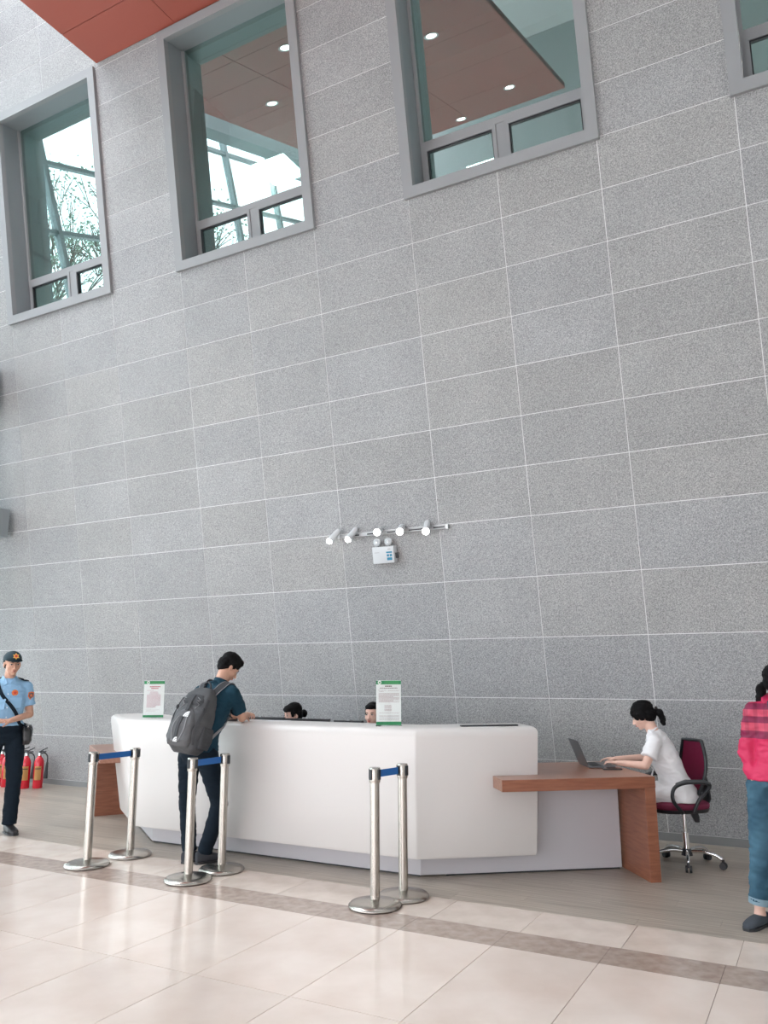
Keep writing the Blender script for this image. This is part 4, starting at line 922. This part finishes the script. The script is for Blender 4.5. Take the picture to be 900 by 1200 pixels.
# ------------------------------------------------------------ receptionists behind the counter
def receptionist(c, f, label, lean, bun, hand_face):
    f = V(f).normalized(); r_ = f.cross(UP).normalized(); root = empty('person', (c[0], c[1], 0), label=label, cat='person')
    b0 = V((c[0], c[1], 0)); P = lambda x, y, z: b0 + r_ * x + f * y + UP * z; hz = c[2]; sc = hz / 1.13
    H = basis(V(lean))
    j = dict(pel=P(0, -.08, .50), hr=r_, hf=f, wai=P(0, -.06, .64), wr=r_, wf=f, che=P(0, -.03, .80), cr=r_, cf=f, shc=P(0, -.01, hz - .185), su=UP, hc=P(0, .02, hz), H=H, hs=.93, g=.88,
             shL=P(-.16, -.01, hz - .22), elL=P(-.19, .12, hz - .40), wrL=P(-.10, .22, hz - .30) if not hand_face else P(-.03, .17, hz - .16), shR=P(.16, -.01, hz - .22), elR=P(.19, .12, hz - .40), wrR=P(.10, .30, .80) if not hand_face else P(.07, .17, hz - .16),
             hdL=f + UP * .05 if not hand_face else UP + r_ * .2 - f * .25, hnL=-UP if not hand_face else -f, htL=r_ if not hand_face else -r_ - f * .3, hdR=f if not hand_face else UP - r_ * .2 - f * .25, hnR=-UP if not hand_face else -f, htR=-r_ if not hand_face else r_ - f * .3, curlL=.25, curlR=.25, hands=.85,
             hiL=P(-.09, -.06, .50), knL=P(-.10, .34, .49), anL=P(-.10, .30, .09), hiR=P(.09, -.06, .50), knR=P(.10, .34, .49), anR=P(.10, .30, .09), ftL=f, ftR=f, slv=.7)
    if not hand_face: j['wrL'] = P(-.10, .32, .80)
    body(root, j, SKINP, .005); face(root, j)
    pcs = [(0, -.030, .048, .083, .093, .078), (0, -.050, -.01, .080, .072, .078), (.073, -.018, .015, .012, .035, .045), (-.073, -.018, .015, .012, .035, .045)]
    if bun: pcs += [(0, -.145, -.02, .042, .038, .044), (0, -.11, -.015, .03, .03, .03)]
    else: pcs += [(0, .008, .072, .070, .078, .036)]
    hair(root, j, pcs); 
    if bun: hair(root, j, [(0, .016, .062, .073, .080, .046), (-.069, .03, .02, .012, .024, .045), (.069, .03, .02, .012, .024, .045)], name='fringe')
    top(root, j, 'blouse', WCOTTON, 'short', .012, hem=P(0, -.08, .52), seed=3); trousers(root, j, NAVY, waist=P(0, -.08, .6), end=.9)
    t = empty('office_chair', tuple(P(0, -.1, 0)), label='office chair hidden behind the counter under ' + ('the receptionist with a bun' if bun else 'the half hidden receptionist'), cat='chair')
    bm = bmesh.new(); loft(bm, [(P(0, -.06, .37), r_ * .22, f * .22), (P(0, -.06, .40), r_ * .235, f * .235), (P(0, -.06, .425), r_ * .22, f * .22)], 24, 4); obj('seat', bm, DGREY, t, smooth=50, world=True)
    bm = bmesh.new(); loft(bm, [(P(0, -.31, .52), r_ * .18, f * .02), (P(0, -.33, .70), r_ * .21, f * .025), (P(0, -.35, .86), r_ * .17, f * .02)], 24, 4); obj('backrest', bm, DGREY, t, smooth=50, world=True)
    bm = bmesh.new(); tube(bm, [P(0, -.10, .37), P(0, -.36, .40), P(0, -.36, .56)], .016, 8); obj('back_bar', bm, BLACKP, t, world=True); bm = bmesh.new(); cone(bm, P(0, -.06, .06), P(0, -.06, .38), .025, .022, 12); obj('column', bm, CHROME, t, world=True)
    for k in range(5):
        a = 2 * math.pi * k / 5; d = r_ * math.cos(a) + f * math.sin(a); bm = bmesh.new(); tube(bm, [P(0, -.06, .10), P(0, -.06, .075) + d * .27], .016, 8); obj('leg', bm, CHROME, t, world=True)
        bm = bmesh.new(); s_ = d.cross(UP); q = P(0, -.06, .028) + d * .27; cone(bm, q - s_ * .02, q + s_ * .02, .027, .027, 14); obj('caster', bm, BLACKP, t, world=True)
receptionist((-4.80, 6.87, 1.115), (-.5, -.85, 0), 'person with black hair in a bun behind the counter, hands at the face', (-.42, -.88, -.16), True, True)
receptionist((-3.875, 6.87, 1.135), (.05, -1, 0), 'person behind the counter half hidden by the right notice, dark hair tied back', (.10, -1, -.02), False, False)

# ------------------------------------------------------------ seated person in white at the desk
def seated():
    f, r_ = V((-1, -.08, 0)).normalized(), V((-.08, 1, 0)).normalized()
    root = empty('person', (-1.20, 7.12, 0), label='seated person in a white short sleeved dress typing on the laptop', cat='person')
    H = basis(V((-.93, -.10, -.42)))
    tl = (V((-1.33, 7.10, .98)) - V((-1.17, 7.12, .60))).normalized(); cf_ = (f - tl * f.dot(tl)).normalized(); cr_ = cf_.cross(tl).normalized()
    j = dict(pel=V((-1.17, 7.12, .575)), hr=r_, hf=f, wai=V((-1.205, 7.12, .70)), wr=r_, wf=(f + UP * -.2).normalized(), che=V((-1.265, 7.11, .855)), cr=cr_, cf=cf_, shc=V((-1.315, 7.105, .995)), su=tl, hc=V((-1.405, 7.10, 1.165)), H=H, hs=.95, g=.92,
             shR=V((-1.30, 7.28, .965)), elR=V((-1.44, 7.33, .80)), wrR=V((-1.66, 7.16, .795)), shL=V((-1.29, 6.94, .965)), elL=V((-1.36, 6.86, .785)), wrL=V((-1.60, 6.965, .785)),
             hdL=V((-1, .18, .04)), hnL=V((0, 0, -1)), htL=V((0, 1, 0)), hdR=V((-1, -.15, .04)), hnR=V((0, 0, -1)), htR=V((0, -1, 0)), curlL=.35, curlR=.35, hands=.9,
             hiL=V((-1.18, 7.03, .555)), knL=V((-1.58, 7.01, .50)), anL=V((-1.52, 7.02, .09)), hiR=V((-1.18, 7.21, .555)), knR=V((-1.58, 7.19, .50)), anR=V((-1.56, 7.19, .09)), ftL=f, ftR=f, slv=.62)
    body(root, j, SKINP); face(root, j)
    hair(root, j, [(0, -.018, .048, .086, .102, .082), (0, -.05, -.012, .078, .070, .072), (.074, .0, .005, .014, .042, .05), (-.074, .0, .005, .014, .042, .05)])
    hair(root, j, [(-.03, .068, .040, .036, .022, .034), (.03, .068, .040, .036, .022, .034), (0, .074, .030, .03, .016, .02), (-.064, .045, .012, .014, .026, .038), (.064, .045, .012, .014, .026, .038)], name='fringe')
    hair(root, j, [(0, -.122, -.01, .022, .022, .022), (0, -.142, -.038, .036, .034, .036), (.005, -.142, -.080, .034, .03, .045), (0, -.130, -.12, .024, .022, .032)], name='ponytail')
    bm = bmesh.new(); T = lambda x, y, z: j['hc'] + H @ V((x, y, z)); ell(bm, T(0, -.128, .008), (.017, .012, .017), H, 12); obj('hair_tie', bm, EYED, root, smooth=180, world=True)
    # dress: tunic and skirt in one
    bm = bmesh.new(); g = .92
    loft(bm, [(V((-1.16, 7.12, .50)), r_ * .185, f * .15), (V((-1.17, 7.12, .60)), r_ * .17, f * .14), (V((-1.20, 7.12, .69)), r_ * .145, f * .115), (j['che'], cr_ * .150, cf_ * .112), (j['shc'] - tl * .05, cr_ * .160, cf_ * .092), (j['shc'] + tl * .012, cr_ * .10, cf_ * .07), (j['shc'] + tl * .04, cr_ * .068, cf_ * .06)], 28)
    for s in 'LR':
        ell(bm, j['hi' + s], .10, n=16); cone(bm, j['hi' + s], j['kn' + s] + UP * .0, .10, .085, 18); ell(bm, j['kn' + s], .085, n=16)
        a, b = j['sh' + s], j['el' + s]; cone(bm, j['shc'] - tl * .015, a, .068, .058, 16); ell(bm, a, .060, n=16); cone(bm, a, a.lerp(b, .66), .060, .066, 18)
    for k in (-1, 1): ell(bm, j['che'] + cf_ * .085 + cr_ * .06 * k, (.055, .05, .055))
    dr = obj('dress', fuse(bm, .0075, 3, .008, 8, 12), WCOTTON, root, smooth=180, world=True); tv = bvh(dr)
    for k in (-1, 1):
        bm = bmesh.new(); c = j['shc'] + tl * .03; prism(bm, [c + cf_ * .085 + cr_ * k * .006 - tl * .05, c + cf_ * .075 + cr_ * k * .06 - tl * .03, c + cf_ * .0 + cr_ * k * .075 + tl * .012, c - cf_ * .055 + cr_ * k * .03 + tl * .03, c + cf_ * .02 + cr_ * k * .048 + tl * .038], tl * .004 + cf_ * .004); obj('collar', bm, WCOTTON, root, world=True)
    pn = drape(tv, [j['shc'] + cf_ * .2 - tl * (.03 + .05 * i) for i in range(6)], .004); bm = bmesh.new(); ribbon(bm, pn, .025, .0015); obj('placket', bm, WCOTTON, root, world=True)
    shoe(root, j['anL'], f, BLACKL, BLACKP, True); shoe(root, j['anR'], f, BLACKL, BLACKP, True)
    # swivel chair
    f, r_ = V((-.80, -.60, 0)).normalized(), V((-.60, .80, 0)).normalized()
    c0 = V((-1.14, 7.16, 0)); c = c0 + V((-.055, 0, 0)); t = empty('swivel_chair', tuple(c), label='swivel chair with burgundy mesh back and black armrests at the desk', cat='chair')
    P = lambda x, y, z: c + f * x + r_ * y + UP * z
    bm = bmesh.new(); loft(bm, [(P(.01, 0, .435), f * .20, r_ * .19), (P(.01, 0, .45), f * .235, r_ * .225), (P(.01, 0, .485), f * .24, r_ * .23), (P(.01, 0, .505), f * .20, r_ * .20)], 30, 3.4); obj('seat', fuse(bm, .008, 3), BURG, t, smooth=180, world=True)
    bm = bmesh.new(); loft(bm, [(P(.01, 0, .405), f * .15, r_ * .14), (P(.01, 0, .42), f * .225, r_ * .215), (P(.01, 0, .447), f * .236, r_ * .226)], 30, 3.4); obj('seat_pan', bm, BLACKP, t, smooth=50, world=True)
    def backpt(u, v_, o_=0):   # u across -1..1, v_ up 0..1
        z = .56 + .40 * v_; x = -.175 - .06 * v_ + .055 * abs(u) ** 2 - .02 * math.sin(math.pi * v_) + o_
        wv = .205 * (1 - .16 * (2 * v_ - 1) ** 2 - (.22 * (v_ - .55) if v_ > .55 else .12 * (.55 - v_)))
        return P(x, u * wv, z)
    bm = bmesh.new(); g_ = [[bm.verts.new(backpt(-1 + 2 * i / 14, k / 12)) for i in range(15)] for k in range(13)]
    for k in range(12):
        for i in range(14): bm.faces.new((g_[k][i], g_[k][i + 1], g_[k + 1][i + 1], g_[k + 1][i]))
    bmesh.ops.solidify(bm, geom=bm.faces[:], thickness=.006); obj('mesh_back', bm, MESHB, t, smooth=60, world=True)
    loop = [backpt(-1, k / 8) for k in range(9)] + [backpt(u, 1.0) for u in (-.8, -.5, 0, .5, .8)] + [backpt(1, 1 - k / 8) for k in range(9)] + [backpt(u, 0) for u in (.6, 0, -.6)]
    bm = bmesh.new(); tube(bm, loop, .014, 10, closed=True); obj('back_frame', bm, BLACKP, t, smooth=180, world=True)
    bm = bmesh.new(); loft(bm, [(P(-.16, 0, .415), r_ * .045, UP * .012), (P(-.24, 0, .425), r_ * .05, (UP - f).normalized() * .016), (P(-.275, 0, .50), r_ * .055, f * .016), (P(-.265, 0, .62), r_ * .05, f * .014), (P(-.245, 0, .74), r_ * .03, f * .01)], 18, 3); obj('back_support', bm, BLACKP, t, smooth=60, world=True)
    for k in (-1, 1):
        pts = spline([P(.07, .235 * k, .43), P(.16, .265 * k, .53), P(.15, .275 * k, .625), P(.05, .28 * k, .665), P(-.10, .28 * k, .66), P(-.15, .275 * k, .63), P(-.06, .262 * k, .53), P(-.02, .235 * k, .43)], 6)
        bm = bmesh.new(); tube(bm, pts, .0145, 10); obj('armrest', bm, BLACKP, t, smooth=180, world=True)
        bm = bmesh.new(); loft(bm, [(P(.13, .277 * k, .655), r_ * .018, UP * .010), (P(.05, .28 * k, .677), r_ * .024, UP * .012), (P(-.10, .28 * k, .672), r_ * .024, UP * .012), (P(-.15, .277 * k, .655), r_ * .016, UP * .009)], 14, 3); obj('arm_pad', bm, DGREY, t, smooth=180, world=True)
    bm = bmesh.new(); tube(bm, [P(-.02, .12, .40), P(-.02, .22, .39)], .006, 8); ell(bm, P(-.02, .23, .39), (.03, .014, .012)); obj('tilt_lever', bm, BLACKP, t, smooth=180, world=True)
    bm = bmesh.new(); loft(bm, [(P(-.13, -.02, .41), f * .03, r_ * .03), (P(-.15, -.02, .36), f * .028, r_ * .028), (P(-.16, -.02, .32), f * .018, r_ * .02)], 16, 3); obj('tension_knob', bm, BLACKP, t, smooth=60, world=True)
    c = c0
    bm = bmesh.new(); cone(bm, P(0, 0, .10), P(0, 0, .25), .028, .026, 20); cone(bm, P(0, 0, .24), P(0, 0, .41), .015, .015, 16); obj('gas_column', bm, CHROME, t, smooth=40, world=True)
    bm = bmesh.new(); cone(bm, P(0, 0, .075), P(0, 0, .125), .045, .035, 20); obj('hub', bm, BLACKP, t, smooth=40, world=True)
    for ang in (-80, -8, 64, 136, 208):
        d = V((math.cos(R(ang)), math.sin(R(ang)), 0)); bm = bmesh.new(); tube(bm, spline([c + UP * .105 + d * .03, c + UP * .115 + d * .12, c + UP * .10 + d * .22, c + UP * .072 + d * .27], 5), .014, 10, rs=None); obj('leg', bm, CHROME, t, smooth=180, world=True)
        q = c + d * .275 + UP * .028; s_ = d.cross(UP); bm = bmesh.new()
        for k in (-1, 1): cone(bm, q + s_ * .006 * k, q + s_ * .024 * k, .028, .026, 18)
        cone(bm, q + UP * .01, q + UP * .045, .012, .010, 10); obj('caster', bm, BLACKP, t, smooth=40, world=True)
BURG = mat('burgundy_cloth', (.16, .012, .045), .75, bump=.2, bscale=400); 
MESHB = mat('burgundy_mesh', (.33, .02, .09), .6, bump=.5, bscale=600)
seated()
# laptop and phone
lp = empty('laptop', (-1.84, 6.99, .7505), label='open dark grey laptop in front of the seated person', cat='laptop')
hx = V((-1.955, 7.06, .752)); a_ = (V((-1.80, 6.79, 0)) - V((-1.955, 7.06, 0))).normalized(); b_ = V((a_.y, -a_.x, 0)); b_ = b_ if b_.x > 0 else -b_
LPM = mat('laptop_shell', (.16, .165, .175), .35, metal=.6)
bm = bmesh.new(); prism(bm, [hx, hx + a_ * .32, hx + a_ * .32 + b_ * .22, hx + b_ * .22], (0, 0, .013)); obj('keyboard_base', bevel(bm, .003, 2), LPM, lp, world=True)
su_ = (UP * .93 - b_ * .36).normalized(); n_ = a_.cross(su_)
bm = bmesh.new(); prism(bm, [hx + UP * .012, hx + a_ * .32 + UP * .012, hx + a_ * .32 + su_ * .22 + UP * .012, hx + su_ * .22 + UP * .012], n_ * .006); sc_ = obj('screen_lid', bevel(bm, .002, 1), LPM, lp, world=True)
sgn = 1 if n_.dot(b_) > 0 else -1
bm = bmesh.new(); q = hx + UP * .012 + a_ * .012 + su_ * .015 + n_ * (.0062 if sgn > 0 else -.0012); prism(bm, [q, q + a_ * .296, q + a_ * .296 + su_ * .19, q + su_ * .19], n_ * .001); obj('display', bm, mat('lit_display', (.3, .35, .4), .2, emit=((.75, .85, 1), .8)), sc_, world=True)
bm = bmesh.new()
for i in range(5):
    for k in range(14):
        q = hx + a_ * (.02 + .02 * k) + b_ * (.03 + .02 * i) + UP * .013; prism(bm, [q, q + a_ * .016, q + a_ * .016 + b_ * .016, q + b_ * .016], (0, 0, .002))
tag(obj('keys', bm, BLACKP, lp, world=True), kind='stuff')
ph = empty('mobile_phone', (-1.615, 6.80, .7505), R(25), label='dark phone lying on the desk between laptop and desk edge', cat='phone')
obj('phone_body', bevel(B(((-.075, -.038, 0), (.075, .038, .009))), .003, 2), BLACKP, ph); obj('phone_screen', B(((-.07, -.034, .009), (.07, .034, .0095))), mat('phone_glass', (.02, .02, .025), .08), ph)

# ------------------------------------------------------------ person in the red jacket
def walker():
    f, r_ = stand_frame((.12, -1, 0)); l = -r_
    b0 = V((-.345, 5.78, 0)); P = lambda x, y, z: b0 + r_ * x + f * y + UP * z
    root = empty('person', tuple(b0), label='person in red hooded jacket and rolled jeans at the right edge', cat='person')
    H = basis(rotv(f, UP, 62))
    j = dict(pel=P(.0, 0, .845), hr=r_, hf=f, wai=P(-.03, 0, .98), wr=r_, wf=f, che=P(-.055, 0, 1.15), cr=r_, cf=f, shc=P(-.065, 0, 1.305), su=UP, hc=P(-.075, .02, 1.465), H=H, hs=.95, g=.93,
             shR=P(.092, 0, 1.265), elR=P(.155, -.03, 1.02), wrR=P(.130, .04, .865), shL=P(-.205, 0, 1.265), elL=P(-.24, .06, 1.03), wrL=P(-.13, .17, 1.17),
             hdR=V((0, 0, -.6)) + l * 1.0 - f * .5, hnR=-f, htR=UP, hdL=UP * .9 + r_ * .45 - f * .1, hnL=-f + r_ * .3, htL=r_ * .5 - UP * .2 + UP * .6, curlL=.9, curlR=.3, hands=.88,
             hiR=P(.09, 0, .82), knR=P(.13, .02, .44), anR=P(.17, .01, .08), hiL=P(-.09, 0, .82), knL=P(-.07, .03, .44), anL=P(-.05, -.05, .08), ftR=(f + r_ * .55).normalized(), ftL=(f + l * .2).normalized())
    body(root, j, SKINP); face(root, j)
    hair(root, j, [(0, -.018, .046, .084, .100, .080), (0, -.05, -.005, .078, .066, .068), (.073, .0, .02, .013, .04, .035), (-.073, .0, .02, .013, .04, .035)])
    hair(root, j, [(0, -.12, -.025, .026, .024, .026), (0, -.142, -.06, .036, .034, .045), (0, -.145, -.115, .038, .034, .05), (.0, -.13, -.165, .026, .024, .035)], name='ponytail')
    jk = top(root, j, 'jacket', JACK, 'long', .022, hem=P(0, 0, .86), seed=14, fold=.009, loose=.008)
    bm = bmesh.new(); pts = spline([P(.01, .04, 1.32), P(.02, -.04, 1.35), P(-.015, -.11, 1.36), P(-.115, -.11, 1.36), P(-.15, -.04, 1.35), P(-.14, .04, 1.32)], 5); tube(bm, pts, .034, 12); ell(bm, P(-.065, -.10, 1.29), (.10, .05, .085)); obj('hood', fuse(bm, .008, 3, .006, 10, 3), JACK, root, smooth=180, world=True)
    bm = bmesh.new(); tv = bvh(jk); ribbon(bm, drape(tv, [P(-.065 + .007 * k, .3, 1.31 - .05 * k) for k in range(9)], .004), .012, .002); obj('zip', bm, mat('dark_magenta', (.22, .01, .07), .6), root, world=True)
    trousers(root, j, JEAN, seed=21, name='jeans', end=.86, waist=P(0, 0, .93), grow=.014, fold=.008, ra=1.15)
    for s in 'LR':
        e = j['kn' + s].lerp(j['an' + s], .86); d = (j['kn' + s] - j['an' + s]).normalized(); s_, u_, _ = orient(d)
        bm = bmesh.new(); ra = ring(bm, e - d * .005, s_ * .066, u_ * .066, 24); rb = ring(bm, e + d * .035, s_ * .068, u_ * .068, 24); rc = ring(bm, e + d * .035, s_ * .060, u_ * .060, 24); rd = ring(bm, e - d * .005, s_ * .056, u_ * .056, 24)
        bridge(bm, ra, rb); bridge(bm, rb, rc); bridge(bm, rc, rd); bridge(bm, rd, ra); bmesh.ops.recalc_face_normals(bm, faces=bm.faces[:]); obj('rolled_cuff', bm, CUFF, root, smooth=60, world=True)
        shoe(root, j['an' + s], j['ft' + s], DSHOE2, BLACKP, True, wd=.044)
    bag = empty('handbag', tuple(P(-.25, .02, .78)), label='dark handbag with long strap carried by the person in red', cat='bag')
    bm = bmesh.new(); loft(bm, [(P(-.25, .02, .78), f * .12, l * .04), (P(-.255, .02, .84), f * .13, l * .05), (P(-.25, .02, .96), f * .11, l * .035)], 20, 4); obj('bag_body', fuse(bm, .006, 2, .002), DSTRAP, bag, smooth=180, world=True)
    pts = spline([P(-.25, .12, .96), P(-.17, .17, 1.02), P(-.06, .17, 1.14), P(-.0, .13, 1.25), P(.015, .03, 1.38), P(-.0, -.12, 1.32), P(-.12, -.16, 1.15), P(-.24, -.09, .96)], 6)
    pn = drape(tv, pts, .008); pn[0] = (pts[0], pn[0][1]); pn[-1] = (pts[-1], pn[-1][1]); bm = bmesh.new(); ribbon(bm, smoothpn(pn), .028, .003); obj('bag_strap', bm, DSTRAP, bag, world=True)
JACK = mat('red_plaid_jacket', (.62, .02, .08), .6, bump=.1, bscale=300)
def plaid(m):
    n = m.node_tree.nodes; l = m.node_tree.links; b = n['Principled BSDF']; t = n.new('ShaderNodeTexCoord'); s = n.new('ShaderNodeSeparateXYZ'); l.new(t.outputs['Object'], s.inputs[0])
    mr = n.new('ShaderNodeMapRange'); mr.inputs[1].default_value = .8; mr.inputs[2].default_value = 1.4; l.new(s.outputs[2], mr.inputs[0]); r_ = n.new('ShaderNodeValToRGB'); r_.color_ramp.interpolation = 'CONSTANT'; l.new(mr.outputs[0], r_.inputs[0])
    e = r_.color_ramp.elements; red = (.56, .014, .085, 1); pk = (.55, .055, .11, 1); dk = (.22, .006, .055, 1)
    e[0].position = 0; e[0].color = red; e[1].position = .52; e[1].color = dk
    for p_, c in ((.60, pk), (.68, dk), (.75, pk), (.82, dk), (.88, red)): x = e.new(p_); x.color = c
    w_ = n.new('ShaderNodeTexWave'); w_.inputs['Scale'].default_value = 5.5; l.new(t.outputs['Object'], w_.inputs[0]); mx = n.new('ShaderNodeMix'); mx.data_type = 'RGBA'; mx.blend_type = 'MULTIPLY'
    ma = n.new('ShaderNodeMath'); ma.operation = 'GREATER_THAN'; ma.inputs[1].default_value = .62; l.new(w_.outputs[1], ma.inputs[0]); mb = n.new('ShaderNodeMath'); mb.operation = 'GREATER_THAN'; mb.inputs[1].default_value = 1.12; l.new(s.outputs[2], mb.inputs[0])
    mc = n.new('ShaderNodeMath'); mc.operation = 'MULTIPLY'; l.new(ma.outputs[0], mc.inputs[0]); l.new(mb.outputs[0], mc.inputs[1]); l.new(mc.outputs[0], mx.inputs[0]); l.new(r_.outputs[0], mx.inputs[6]); mx.inputs[7].default_value = (.8, .72, .8, 1); l.new(mx.outputs[2], b.inputs['Base Color'])
plaid(JACK)
JEAN = mat('blue_denim', (.007, .048, .085), .8, bump=.15, bscale=500, var=.5, vscale=4, var2=(.05, .13, .19)); CUFF = mat('pale_denim', (.22, .32, .38), .85)
DSHOE2 = mat('slate_suede', (.05, .06, .075), .8, bump=.2, bscale=300); DSTRAP = mat('dark_plum_leather', (.05, .03, .05), .45)
walker()
